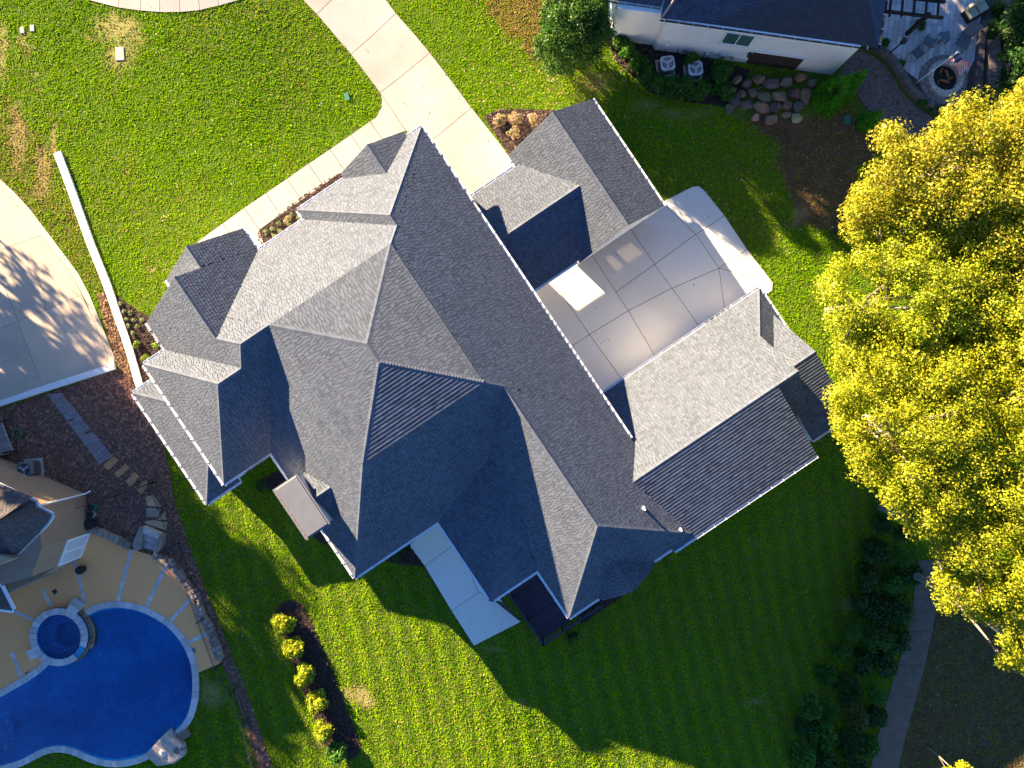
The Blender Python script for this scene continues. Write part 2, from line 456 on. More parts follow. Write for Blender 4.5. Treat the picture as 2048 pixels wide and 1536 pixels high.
M6 = Mass('end_gable_roof', (13.0, 15.7, 5.35, 12.8), [Plane('-v', 5.35, 3.0-0.82*2.92, 0.82, False), Plane('+v', 12.8, 3.0-0.23*4.53, 0.23, True, 0.19)], zb=0.3)
SH = Mass('shed_roof', (2.4, 12.37, 8.37, 13.3), [Plane('+v', 13.3, 3.12, 0.2337, True, 0.20)], zb=2.7)
G7 = Mass('breezeway_roof', (3.45, 10.4, -11.03, -4.05), hip(0, 0, -11.03, -4.05, ('-v', '+v'), z=0.5, p=0.45), wall=False)
G6 = Mass('carport_roof', (7.7, 14.0, -11.9, -3.9), hip(7.7, 14.0, 0, 0, ('-u', '+u'), z=0.30, p=0.785), wall=False)
MASSES = [M1, M1w, M2, M3, M4, M7, M8, G2, G1, G5, G8, CR, M5, M5s, M6, SH, G7, G6]

house = thing('main_house', 'large white house with a many-hipped grey shingle roof in the middle', 'house', (*uvw(-4, -4), -1.0))

def topmost(mi, u, v, z, pl):
    for j, m in enumerate(MASSES):
        if j == mi: continue
        h = m.h(u, v)
        if h > z+0.06: return False
        if abs(h-z) <= 0.06 and j < mi:
            q = min(m.planes, key=lambda p: p.z(u, v))
            if abs(q.gu-pl.gu) < 0.02 and abs(q.gv-pl.gv) < 0.02: return False
    return True
def W3(u, v, z):
    x, y = uvw(u, v); return (x, y, z)

def shingle_face(mb, poly3, top, expo, tabw=0.17, seed=1, low=False):
    """lay tabs over a planar convex polygon given in world space; top(pt) says whether it is seen"""
    r = random.Random(seed)
    p0 = Vector(poly3[0]); n = Vector((0, 0, 0))
    for i in range(len(poly3)):
        a, b = Vector(poly3[i]), Vector(poly3[(i+1) % len(poly3)])
        n += Vector(((a.y-b.y)*(a.z+b.z), (a.z-b.z)*(a.x+b.x), (a.x-b.x)*(a.y+b.y)))
    n.normalize()
    if n.z < 0: n = -n
    s = (Vector((0, 0, 1)) - n*n.z).normalized()       # up the slope
    e = s.cross(n).normalized()
    q2 = [((Vector(p)-p0).dot(e), (Vector(p)-p0).dot(s)) for p in poly3]
    amin, amax = min(p[0] for p in q2), max(p[0] for p in q2)
    bmin, bmax = min(p[1] for p in q2), max(p[1] for p in q2)
    b = bmin; row = 0; gp = 0.002 if low else 0.014
    while b < bmax:
        a = amin - r.random()*tabw
        wob = r.uniform(-0.006, 0.006) if not low else 0.0
        while a < amax:
            w = tabw*r.choice((0.75, 0.9, 1.0, 1.15, 1.35))
            th = r.choice((0.012, 0.014, 0.017, 0.019))
            if low: w = r.uniform(0.28, 0.42); th = r.uniform(0.017, 0.021)
            colr = r.choice((0.80, 0.92, 0.98, 1.0, 1.04, 1.10)) * r.uniform(0.95, 1.05)
            pl = clip_convex([(a+gp, b+wob), (a+w-gp, b+wob), (a+w-gp, b+expo), (a+gp, b+expo)], q2)
            a += w
            if len(pl) < 3 or abs(area(pl)) < 2e-4: continue
            cx = sum(p[0] for p in pl)/len(pl); cy = sum(p[1] for p in pl)/len(pl)
            if not top(p0 + e*cx + s*cy): continue
            hi = []; lo = []
            for (x, y) in pl:
                k = 1-(y-b)/expo
                base = p0 + e*x + s*y
                hi.append(base + n*(0.006+th*max(0, min(1, k)))); lo.append(base - n*0.004)
            m = len(pl); fs = [list(range(m))]
            for i in range(m):
                i2 = (i+1) % m
                if pl[i][1] > b+expo*0.97 and pl[i2][1] > b+expo*0.97: continue
                fs.append([i, m+i, m+i2, i2])
            mb.add(hi+lo, fs, (colr*r.uniform(0.98, 1.02), colr, colr*r.uniform(0.98, 1.02)))
        b += expo; row += 1
def cap_run(mb, A, B, gA, gB, seen, seed=1):
    """overlapping ridge/hip caps from A to B (world), gA,gB: downhill side vectors on the two faces"""
    r = random.Random(seed)
    A, B = Vector(A), Vector(B)
    if B.z < A.z: A, B = B, A          # lay upwards
    L = (B-A).length; d = (B-A)/max(L, 1e-6); st = 0.16; k = 0
    while k*st < L-0.05:
        a = A + d*(k*st); b = A + d*min(L, k*st+st+0.05)
        k += 1
        if not seen((a+b)/2): continue
        c = r.uniform(0.85, 1.12); w = 0.15; t = 0.04
        up = Vector((0, 0, 1))
        pts = [a+gA*w+up*0.022, a+up*t, a+gB*w+up*0.022, b+gB*w+up*0.012, b+up*(t-0.018), b+gA*w+up*0.012]
        low = [a+gA*w-up*0.02, a-up*0.02, a+gB*w-up*0.02]
        mb.add(pts+low, [[0, 1, 4, 5], [1, 2, 3, 4], [0, 6, 7, 1], [1, 7, 8, 2]], (c, c, c))
def slope_dir(pl, du, dv):
    x, y = uvw(du, dv); return Vector((x, y, pl.gu*du+pl.gv*dv)).normalized()

for mi, M in enumerate(MASSES):
    dk = MB(); fa = MB(); sh = MB(); cp = MB()
    off = 0.012 + mi*0.0025
    for pi, (pl, poly) in enumerate(zip(M.planes, M.polys)):
        if not poly: continue
        dk.poly([W3(u, v, pl.z(u, v)-off) for u, v in poly])
        def top(pt, mi=mi, pl=pl):
            u, v = w2uv(pt.x, pt.y); return topmost(mi, u, v, pl.z(u, v), pl)
        shingle_face(sh, [W3(u, v, pl.z(u, v)) for u, v in poly], top, pl.expo, 0.20, seed=mi*10+pi, low=(pl.side == '+v' and pl.p < 0.3))
        n = len(poly); u0, u1, v0, v1 = M.rect
        for i in range(n):
            a, b = poly[i], poly[(i+1) % n]
            for (ax, val) in ((0, u0), (0, u1), (1, v0), (1, v1)):
                if abs(a[ax]-val) < 1e-4 and abs(b[ax]-val) < 1e-4 and math.hypot(a[0]-b[0], a[1]-b[1]) > 1e-3:
                    fa.poly([W3(*a, pl.z(*a)-off), W3(*b, pl.z(*b)-off), W3(*b, M.zb), W3(*a, M.zb)])
            # ridge and hip lines
            for qi, ql in enumerate(M.planes):
                if qi <= pi or not M.polys[qi]: continue
                if abs(ql.z(*a)-pl.z(*a)) < 1e-4 and abs(ql.z(*b)-pl.z(*b)) < 1e-4 and math.hypot(a[0]-b[0], a[1]-b[1]) > 0.05:
                    if pl.side == ql.side: continue
                    ev = Vector((b[0]-a[0], b[1]-a[1])).normalized(); nn = Vector((-ev.y, ev.x))
                    gs = []
                    for pp in (pl, ql):
                        best = None
                        for s in (1, -1):
                            t = slope_dir(pp, nn.x*s, nn.y*s)
                            if best is None or t.z < best.z: best = t
                        gs.append(best)
                    def seen(pt, mi=mi, M=M, nn=nn):
                        u, v = w2uv(pt.x, pt.y)
                        for sgn_ in (-1, 0, 1):
                            uu, vv = u+nn.x*0.16*sgn_, v+nn.y*0.16*sgn_; z = M.h(uu, vv)
                            if any(m.h(uu, vv) > z+0.04 for j, m in enumerate(MASSES) if j != mi): return False
                        return True
                    cap_run(cp, W3(*a, pl.z(*a)), W3(*b, pl.z(*b)), gs[0], gs[1], seen, mi*7+pi)
    u0, u1, v0, v1 = M.rect
    fa.poly([W3(u0, v0, M.zb), W3(u0, v1, M.zb), W3(u1, v1, M.zb), W3(u1, v0, M.zb)])
    root = dk.build(M.name, 'roof_deck', house)
    M.obj = root
    fa.build('fascia', 'white_paint', root)
    if sh.f: tag(sh.build('shingles', 'shingle', root), kind='stuff')
    if cp.f: tag(cp.build('ridge_caps', 'shingle', root), kind='stuff')
    # gutters along the eaves that are not buried in another roof
    prof = [(0.0, -0.035), (0.0, -0.13), (0.12, -0.13), (0.145, -0.01), (0.12, -0.012), (0.10, -0.05)]
    for pl in M.planes:
        if not pl.gutter: continue
        ax = pl.side[1]; sg = 1 if pl.side[0] == '+' else -1
        lo, hi = (v0, v1) if ax == 'u' else (u0, u1)
        N = max(2, int((hi-lo)/0.2)); runs = []; cur = None
        for k in range(N+1):
            t = lo+(hi-lo)*k/N
            u, v = ((pl.e+sg*0.07), t) if ax == 'u' else (t, pl.e+sg*0.07)
            ok = abs(M.h(*((pl.e, t) if ax == 'u' else (t, pl.e))) - pl.z0) < 0.02
            for j, m in enumerate(MASSES):
                if j != mi and m.h(u, v) > pl.z0-0.25 and m.zb < pl.z0+0.3: ok = False
            if ok:
                if cur is None: cur = [t, t]
                cur[1] = t
            elif cur: runs.append(cur); cur = None
        if cur: runs.append(cur)
        for t0, t1 in runs:
            if t1-t0 < 0.3: continue
            g = MB(); pts = []
            for t in (t0, t1):
                for o, z in prof:
                    u, v = ((pl.e+sg*o), t) if ax == 'u' else (t, pl.e+sg*o)
                    pts.append(W3(u, v, pl.z0+z))
            k = len(prof)
            g.add(pts, [[i, (i+1) % k, k+(i+1) % k, k+i] for i in range(k)] + [[i for i in range(k)], [2*k-1-i for i in range(k)]])
            t = t0+0.35
            while t < t1:
                c = W3(*((pl.e+sg*0.075, t) if ax == 'u' else (t, pl.e+sg*0.075)), pl.z0-0.02)
                ang = math.atan2(UY, UX) if ax == 'u' else math.atan2(VY, VX)
                g.box(c, 0.19, 0.035, 0.035, ang); t += 0.8
            g.build('gutter', 'gutter_white', root)
    if M.wall:
        w = M.winset + mi*0.004
        g = MB(); xy = [uvw(*q) for q in ((u0+w, v0+w), (u1-w, v0+w), (u1-w, v1-w), (u0+w, v1-w))]
        g.prism(xy, -3.4, M.zb+0.01); g.build('wall', 'stucco_white', house)

# ridge of the garage wing, where the steep and the shallow roof meet
cp = MB(); zr_ = M5.h(8.0, 8.38)
cap_run(cp, W3(2.75, 8.38, zr_+.01), W3(13.8, 8.38, zr_+.01), slope_dir(M5.planes[0], 0, -1), slope_dir(SH.planes[0], 0, 1), lambda p: True, 77)
tag(cp.build('ridge_caps', 'shingle', M5.obj), kind='stuff')
# chimney with a wide metal cap
ch = MB(); cu0, cu1, cv0, cv1 = -14.0, -12.6, -2.4, 0.7
ch.prism([uvw(*q) for q in ((cu0, cv0), (cu1, cv0), (cu1, cv1), (cu0, cv1))], -1.2, 5.25)
chim = ch.build('chimney', 'stucco_white', house)
ct = MB(); q = [(-14.14, -2.5), (-12.52, -2.5), (-12.52, 0.8), (-14.14, 0.8)]
ct.prism([uvw(*p) for p in q], 5.25, 5.33)
ct.prism([uvw(*p) for p in ((-13.98, -2.42), (-12.62, -2.42), (-12.62, 0.72), (-13.98, 0.72))], 5.33, 5.37, bevel=0.02)
ct.build('chimney_cap', 'metal_grey', chim)
for k in range(10):
    rb = MB(); v = -2.3 + k*0.33
    rb.prism([uvw(*p) for p in ((-14.05, v), (-14.02, v), (-14.02, v+0.2), (-14.05, v+0.2))], 5.33, 5.35)
    rb.build('cap_seam', 'terracotta', chim)
# vent pipes on the rear wing
for (u, v, hh, r) in ((2.22, 9.87, 0.42, 0.06), (3.35, 12.3, 0.3, 0.05)):
    z = E+PT*(3.95-u); m = MB(); x, y = uvw(u, v)
    m.tube([(x, y, z-0.1), (x, y, z+hh)], r, 10); m.tube([(x, y, z-0.02), (x, y, z+0.12)], [r*2.2, r*1.1], 10)
    m.build('vent_pipe', 'gutter_white', M2.obj)

# carport and breezeway walls
def uvbox(mb, u0, u1, v0, v1, z0, z1): mb.prism([uvw(*q) for q in ((u0, v0), (u1, v0), (u1, v1), (u0, v1))], z0, z1)
GZ = -3.1
w = MB(); uvbox(w, 7.98, 8.2, -10.9, -4.15, GZ, 0.16); w.build('carport_wall', 'stucco_white', house)
w = MB(); uvbox(w, 13.45, 13.7, -11.3, -4.3, GZ, 0.16); w.build('carport_wall', 'stucco_white', house)
w = MB()
uvbox(w, 7.98, 13.45, -11.55, -11.3, GZ, -0.42); uvbox(w, 7.98, 8.02, -11.55, -11.3, -0.42, 0.16)
uvbox(w, 8.62, 8.92, -11.55, -11.3, -0.42, 0.16); uvbox(w, 10.15, 13.45, -11.55, -11.3, -0.42, 0.16)
w.build('carport_wall', 'stucco_white', house)
for a_, b_ in ((8.02, 8.62), (8.92, 10.15)):
    w = MB(); uvbox(w, a_, b_, -11.44, -11.43, -0.42, 0.155); w.build('sun_dimming_pane', 'sun_dimming_glass', house)  # unseen panes, added to weaken the sun patches on the courtyard
w = MB()
for (a, b) in ((12.6, 12.85),): uvbox(w, a, b, -4.45, -4.2, GZ, 0.16)
uvbox(w, 8.0, 13.6, -4.5, -4.25, -0.55, 0.155); w.build('carport_post', 'wood_dark', house)
w = MB(); uvbox(w, 3.4, 4.15, -10.9, -10.6, GZ, 0.3); w.build('breezeway_pier', 'stucco_white', house)
for a_, b_ in ((-10.95, -10.65), (-4.45, -4.2)):
    w = MB(); uvbox(w, 3.5, 8.0, a_, b_, 0.03, 0.305); w.build('breezeway_beam', 'white_paint', house)

# ------------------------------------------------------------------ windows and doors of the main house
def house_window(axis, wall, sgn_, c, w_, z0, z1, name='window', mname='glass_dark', muntins=1):
    """opening on the wall plane axis=wall facing sgn_, centred on c along the other axis"""
    def bx(mb, c0, c1, o0, o1, za, zb_):
        a0, a1 = sorted((wall+sgn_*o0, wall+sgn_*o1))
        if axis == 'u': uvbox(mb, a0, a1, c0, c1, za, zb_)
        else: uvbox(mb, c0, c1, a0, a1, za, zb_)
    f = MB(); t = .09
    bx(f, c-w_/2-t, c-w_/2, -.02, .06, z0, z1); bx(f, c+w_/2, c+w_/2+t, -.02, .06, z0, z1); bx(f, c-w_/2-t, c+w_/2+t, -.02, .06, z1, z1+t); bx(f, c-w_/2-t, c+w_/2+t, -.02, .10, z0-t, z0)
    fr = f.build(name, 'white_paint', house)
    n_ = muntins+1
    for k in range(n_):
        p = MB(); bx(p, c-w_/2+w_*k/n_+.02, c-w_/2+w_*(k+1)/n_-.02, -.02, .02, z0+.02, z1-.02); p.build('pane', mname, fr)
for c in (-3.6, 2.6): house_window('v', 12.642, 1, c, 1.2, .7, 2.3)
for c in (-12.2, -10.0): house_window('v', 3.78, 1, c, 1.3, .6, 2.3)
house_window('u', -13.38, -1, 2.4, 1.2, .6, 2.3)
for c in (-10.2, -8.2, -6.2): house_window('u', -18.686, -1, c, 1.0, .1, 1.3)
house_window('v', -14.19, -1, -6.4, 1.4, .5, 2.2); house_window('v', -14.846, -1, -3.0, 1.6, .5, 2.2)
house_window('v', -15.718, -1, -10.6, 1.1, -.5, 1.9, 'front_door', 'wood_dark')
for c in (6.6, 9.8, 12.4): house_window('v', 4.118, -1, c, 2.3, -2.75, -.45, 'garage_door', 'metal_light', 3)
for c in (4.9, 7.6, 10.3): house_window('v', 12.79, 1, c, 1.6, -.2, 1.9)

# ------------------------------------------------------------------ pool outline etc. (needed by the ground)
def z5(pts): return [(x/4.0, y/4.0+1152) for x, y in pts]     # readings made on the enlarged bottom-left part
def z1(pts): return [(x/4.0, y/4.0+768) for x, y in pts]
def smooth_px(pts, closed=False, sub=4):
    out = []; n = len(pts)
    rngi = range(n if closed else n-1)
    for i in rngi:
        p0 = pts[(i-1) % n] if closed or i > 0 else pts[i]
        p1 = pts[i]; p2 = pts[(i+1) % n]
        p3 = pts[(i+2) % n] if closed or i+2 < n else p2
        for k in range(sub):
            t = k/sub
            out.append(tuple(0.5*((2*p1[j]) + (-p0[j]+p2[j])*t + (2*p0[j]-5*p1[j]+4*p2[j]-p3[j])*t*t + (-p0[j]+3*p1[j]-3*p2[j]+p3[j])*t**3) for j in (0, 1)))
    if not closed: out.append(pts[-1])
    return out
pool_px = smooth_px(z5([(-500, 1060), (-200, 1010), (0, 960), (100, 905), (200, 850), (330, 762), (410, 690), (520, 640), (620, 560), (680, 420), (690, 335), (725, 300), (790, 265), (900, 243),
    (1000, 245), (1120, 270), (1250, 330), (1370, 415), (1470, 540), (1525, 660), (1548, 780), (1550, 900), (1540, 1000), (1505, 1120), (1440, 1210),
    (1330, 1310), (1190, 1410), (1080, 1455), (950, 1475), (830, 1465), (720, 1430), (620, 1385), (530, 1360), (440, 1358), (350, 1380), (250, 1430), (160, 1475), (0, 1520), (-250, 1590), (-500, 1620)]), True, 3)
pool = gxy(pool_px)
spa_c = G(125, 1269.5); spa_R = 57.5*(H+0.7)/F; spa_r = 44.5*(H+0.7)/F
NOGRASS = [[(spa_c.x+spa_R*math.cos(a), spa_c.y+spa_R*math.sin(a)) for a in np.linspace(0, 6.1, 24)]]

# ------------------------------------------------------------------ ground sheet
def lines(lo, hi, step, flo, fhi, fstep):
    a = list(np.arange(lo, flo, step)) + list(np.arange(flo, fhi, fstep)) + list(np.arange(fhi, hi+step, step))
    far = [60, 85, 130, 220, 400, 800]
    return np.array(sorted(set([-f for f in far] + [float(x) for x in a] + far)))
gx = lines(-46, 46, 0.6, -34, -17, 0.2); gy = lines(-42, 42, 0.6, -29, -9, 0.2)
XX, YY = np.meshgrid(gx, gy, indexing='ij')
ZZ = T(XX, YY)
ip = inpoly(XX, YY, pool) | (np.hypot(XX-spa_c.x, YY-spa_c.y) < spa_R-0.15)
ZZ = np.where(ip, ZZ-2.6, ZZ)
nx, ny = XX.shape
idx = np.arange(nx*ny).reshape(nx, ny)
FQ = np.stack([idx[:-1, :-1], idx[1:, :-1], idx[1:, 1:], idx[:-1, 1:]], -1).reshape(-1, 4)

# colour zones in photograph pixels: (polygon, colour multiplier of grass, straw share, density, height)
def topx(x, y, z):
    k = F/(H-z); return x*k+1024, 768-y*k
ZONES = [
    ('dry', [(955, -60), (1180, -60), (1100, 60), (1085, 125), (1040, 95), (1000, 55), (965, 5)], 0.85),
    ('weed', [(-60, 160), (0, 190), (60, 240), (112, 300), (145, 400), (185, 510), (232, 600), (180, 585), (130, 510), (62, 420), (0, 355), (-60, 330)], 0.42),
    ('brown', [(1490, 225), (1600, 235), (1690, 225), (1790, 260), (1720, 340), (1700, 450), (1660, 470), (1600, 440), (1565, 340), (1545, 290)], 0.92),
    ('brown', [(1850, 1210), (2150, 1150), (2150, 1600), (1770, 1600), (1825, 1400)], 0.85),
    ('rear', [(340, 880), (720, 1140), (1400, 1100), (1720, 900), (1840, 1120), (1660, 1600), (400, 1600)], 0.16),
]
PATCH = [(235, 55, 42, 26, 0.95), (262, 75, 30, 18, 0.7), (225, 40, 18, 25, 0.9), (240, 112, 34, 34, 0.8), (45, 80, 16, 26, 0.6), (60, 100, 14, 12, 0.7), (186, 75, 10, 6, 0.8),
         (718, 1390, 24, 12, 1.0), (735, 1402, 16, 12, 1.0), (700, 1380, 14, 10, 0.8), (640, 1490, 12, 10, 0.7), (1042, 1405, 10, 8, 0.8), (420, 1385, 22, 26, 0.8), (432, 1400, 18, 14, 0.6),
         (1190, 165, 30, 16, 0.7), (1290, 215, 26, 10, 0.7), (1345, 230, 22, 8, 0.7), (1600, 430, 14, 22, 0.8), (1400, 232, 24, 10, 0.5), (108, 280, 8, 30, 0.9), (5, 95, 10, 60, 0.8), (35, 270, 16, 70, 0.75), (85, 345, 16, 60, 0.7),
         (1700, 1210, 22, 16, 0.6), (1510, 1405, 16, 8, 0.6), (1880, 1540, 12, 8, 0.6), (383, 545, 8, 5, 0.8), (305, 538, 9, 8, 1.0), (75, 180, 9, 5, 0.9), (70, 145, 9, 5, 0.9), (985, 1300, 22, 6, 0.7)]
def straw(x, y):
    """share of dry grass / bare soil and patch strength at world points"""
    z = T(x, y); px, py = topx(x, y, z)
    s = 0.06 + 0.10*(vnoise(x, y, 0.35, 3) > 0.62)
    bare = np.zeros_like(x)
    wob = (vnoise(x, y, 1.3, 1)-0.5)*26; wob2 = (vnoise(x, y, 1.3, 2)-0.5)*26
    for nm, poly, a in ZONES:
        s = np.where(inpoly(px+wob, py+wob2, poly), np.maximum(s, a), s)
    for cx, cy, rx, ry, a in PATCH:
        d = np.hypot((px+wob*0.5-cx)/rx, (py+wob2*0.5-cy)/ry)
        bare = np.maximum(bare, a*np.clip(1.6-d*1.15, 0, 1))
    return s, bare
s_, b_ = straw(XX, YY)
gcol = np.stack([0.95+s_*1.0+b_*2.3, 1.85-s_*0.95+b_*1.4, 0.30+s_*1.0+b_*2.3], -1).reshape(-1, 3)
ground = npmesh('ground', np.stack([XX, YY, ZZ], -1).reshape(-1, 3), FQ, 'soil', None, gcol, smooth=True)
tag(ground, kind='structure')

# ------------------------------------------------------------------ pavements, each slab a piece of its own
def pavement(name, base_px, slabs_px, mname, dz=0.05, gap=0.018, base=True, jitter=0.05):
    root = struct(name)
    bx = gxy(base_px); NOGRASS.append(bx)
    if base: drape('joint_filler', inset(bx, 0.02), dz-0.025, 'joint', root, thick=0.1)
    for i, s in enumerate(slabs_px):
        r = random.uniform(1-jitter, 1+jitter)
        drape('slab', inset(gxy(s), gap), dz+random.uniform(-0.002, 0.002), mname, root, thick=0.1, col=(r, r*random.uniform(0.985, 1.01), r*random.uniform(0.97, 1.01)))
    return root
# main driveway
dl = [(560, -55), (606, 0), (632, 28), (702, 110), (735, 152), (754, 176), (761, 187)]
pavement('driveway', [(560, -55), (606, 0), (634, 29), (702, 109), (760, 187), (812, 262), (870, 350), (945, 455), (1060, 570), (1150, 520), (1100, 440), (1030, 330), (1000, 288), (943, 216), (905, 165), (860, 106), (800, 35), (772, 0), (727, -55)], [
    [(560, -55), (606, 0), (634, 29), (664, 0), (700, -30), (727, -55)],
    [(634, 29), (664, 0), (727, -55), (772, 0), (792, 27), (702, 109)],
    [(702, 109), (792, 27), (830, 70), (860, 106), (760, 186), (735, 152)],
    [(760, 186), (860, 106), (905, 165), (943, 216), (864, 281), (812, 262)],
    [(812, 262), (864, 281), (943, 216), (1000, 288), (1030, 330), (1010, 345), (930, 400), (880, 365)],
    [(930, 400), (1010, 345), (1030, 330), (1100, 440), (1030, 490), (985, 500)],
    [(985, 500), (1030, 490), (1100, 440), (1140, 510), (1060, 560)]], 'concrete')
wl = [(761, 187), (764, 200), (763, 216), (752, 236), (740, 243), (690, 278), (560, 367), (420, 465), (395, 482)]
pavement('front_walk', [(761, 187), (764, 200), (763, 216), (752, 236), (740, 243), (560, 367), (395, 484), (430, 535), (600, 425), (700, 350), (812, 262)], [
    [(761, 187), (764, 200), (763, 216), (752, 236), (740, 243), (770, 285), (812, 262)],
    [(740, 243), (702, 270), (731, 312), (770, 285)], [(702, 270), (660, 299), (690, 341), (731, 312)],
    [(660, 299), (617, 328), (647, 371), (690, 341)], [(617, 328), (574, 358), (604, 401), (647, 371)],
    [(574, 358), (532, 387), (562, 430), (604, 401)], [(532, 387), (489, 416), (519, 460), (562, 430)],
    [(489, 416), (446, 447), (476, 490), (519, 460)], [(446, 447), (395, 484), (430, 535), (476, 490)],
    [(500, 462), (519, 460), (530, 492), (508, 500)]], 'concrete', dz=0.055, jitter=0.03)
# rear courtyard
cy = [(1060, 570), (1155, 527), (1330, 408), (1385, 374), (1397, 372), (1408, 380), (1475, 468), (1545, 566), (1540, 580), (1300, 740), (1200, 800), (1150, 720)]
def Z7(*pts): return [(x/4.0+1024, y/4.0+384) for x, y in pts]
pavement('courtyard', [(1050, 575), (1155, 520), (1325, 408), (1385, 374), (1397, 372), (1408, 380), (1475, 468), (1544, 566), (1538, 584), (1300, 745), (1200, 830), (1130, 720)], [
    Z7((60, 760), (230, 585), (360, 770), (620, 1140), (420, 1270)),
    Z7((230, 585), (600, 430), (640, 505), (830, 800), (930, 950), (620, 1140), (360, 770)),
    Z7((640, 505), (600, 430), (930, 230), (950, 300), (1140, 580), (830, 800)),
    Z7((950, 300), (930, 230), (1240, 60), (1240, 120), (1470, 340), (1140, 580)),
    Z7((1240, 120), (1240, 60), (1440, -40), (1490, -48), (1535, -15), (1700, 190), (1470, 340)),
    Z7((830, 800), (1140, 580), (1280, 770), (930, 950)),
    Z7((1140, 580), (1470, 340), (1655, 610), (1280, 770)),
    Z7((1470, 340), (1700, 190), (1880, 460), (1655, 610)),
    Z7((1655, 610), (1880, 460), (2085, 725)),
    Z7((1655, 610), (2085, 725), (2080, 790), (1710, 1010)),
    Z7((1280, 770), (1655, 610), (1710, 1010), (1540, 1140), (1500, 1080)),
    Z7((930, 950), (1280, 770), (1500, 1080), (1540, 1140), (1170, 1360)),
    Z7((620, 1140), (930, 950), (1170, 1360), (900, 1530)),
    Z7((420, 1270), (620, 1140), (900, 1530), (640, 1700))], 'concrete_pale', dz=0.045, jitter=0.045)
# dark specks of mud dropped on the courtyard
sp = MB()
for x, y in ((660, 1150), (675, 1128), (685, 1175), (710, 1210), (735, 1195), (770, 1188), (780, 1190), (1300, 222), (835, 502), (822, 642), (1462, 690), (1455, 742), (667, 928), (1345, 170), (580, 1235)):
    p = G(*Z7((x, y))[0], 0.05); sp.disc(p, random.uniform(0.025, 0.05), 7, z1=p.z+0.006)
tag(sp.build('mud_specks', 'mulch', None), 'scattered dark mud specks on the courtyard concrete', 'mud', kind='stuff')
# turning circle at the top edge
arc_px = [(120, -40), (175, 0), (237, 16), (281, 22), (320, 25), (361, 25), (400, 21), (438, 12), (480, 0), (540, -40)]
pavement('turning_circle', [(120, -40), (175, 0), (237, 16), (281, 22), (320, 25), (361, 25), (400, 21), (438, 12), (480, 0), (540, -40), (540, -110), (330, -130), (120, -110)],
    [[arc_px[i], arc_px[i+1], (330+(arc_px[i+1][0]-330)*0.8, -115), (330+(arc_px[i][0]-330)*0.8, -115)] for i in range(len(arc_px)-1)], 'concrete', gap=0.014)
# neighbour's old driveway with a trowelled border
dr = [(-60, 320), (0, 358), (30, 385), (62, 420), (100, 470), (130, 510), (158, 548), (180, 590), (200, 640), (220, 690), (230, 714), (229, 726), (218, 735)]
di = [(-60, 336), (-6, 372), (22, 397), (52, 431), (90, 480), (120, 518), (148, 556), (169, 596), (189, 644), (209, 694), (217, 712), (215, 724), (205, 739)]
old = pavement('old_driveway', dr + [(110, 766), (0, 806), (-60, 830)], [
    [(-60, 336), (-6, 372), (22, 397), (52, 431), (84, 470), (0, 501), (-60, 524)],
    [(-60, 524), (0, 501), (84, 470), (90, 480), (120, 518), (148, 556), (165, 590), (37, 643), (0, 548), (-12, 506)],
    [(-60, 680), (0, 658), (37, 643), (0, 548), (-12, 507), (-60, 526)],
    [(37, 643), (165, 590), (189, 644), (209, 694), (217, 712), (215, 724), (205, 739), (110, 766), (86, 774)],
    [(-60, 682), (37, 643), (86, 774), (0, 803), (-60, 826)],
    dr[:6]+di[:6][::-1], dr[5:9]+di[5:9][::-1], dr[8:]+di[8:][::-1]], 'concrete_old', gap=0.012)
# hairline cracks wandering over the old slabs
for pts in ([(58, 693), (68, 692), (90, 697), (118, 700), (140, 705), (160, 702), (185, 700), (212, 690)], [(70, 545), (78, 565), (88, 590), (92, 618), (104, 650), (112, 672)], [(0, 575), (14, 586), (22, 610)]):
    ck = MB(); w_ = [G(x+random.uniform(-2, 2), y+random.uniform(-2, 2), .051) for x, y in smooth_px(pts, False, 3)]
    for a_, b_ in zip(w_[:-1], w_[1:]):
        d_ = (b_-a_).normalized()*.012; ck.poly([a_+Vector((-d_.y, d_.x, 0)), a_-Vector((-d_.y, d_.x, 0)), b_-Vector((-d_.y, d_.x, 0)), b_+Vector((-d_.y, d_.x, 0))])
    ck.build('crack', 'joint', old)
# rear patio slab and the path at the right
pavement('rear_patio', [(818, 1090), (878, 1040), (990, 1180), (1042, 1243), (948, 1291)], [
    [(818, 1090), (878, 1040), (912, 1086), (850, 1132)], [(850, 1132), (912, 1086), (958, 1184), (903, 1221)], [(912, 1086), (990, 1180), (1006, 1205), (975, 1190), (958, 1184)],
    [(903, 1221), (958, 1184), (975, 1190), (1042, 1243), (948, 1291)]], 'concrete_old', gap=0.014, dz=0.06)
for o in bpy.data.objects:
    if o.name.startswith('slab') and o.parent and o.parent.name == 'rear_patio': o.data.materials[0] = MATS['concrete_pale']
pathL = [(1836, 1120), (1826, 1195), (1815, 1262), (1795, 1330), (1776, 1390), (1760, 1450), (1742, 1530), (1733, 1570)]
pathR = [(1888, 1120), (1878, 1200), (1864, 1262), (1850, 1330), (1832, 1395), (1815, 1460), (1797, 1536), (1788, 1570)]
pavement('garden_path', pathL+pathR[::-1], [[pathL[i], pathR[i], pathR[i+1], pathL[i+1]] for i in range(len(pathL)-1)], 'concrete_path', gap=0.016)

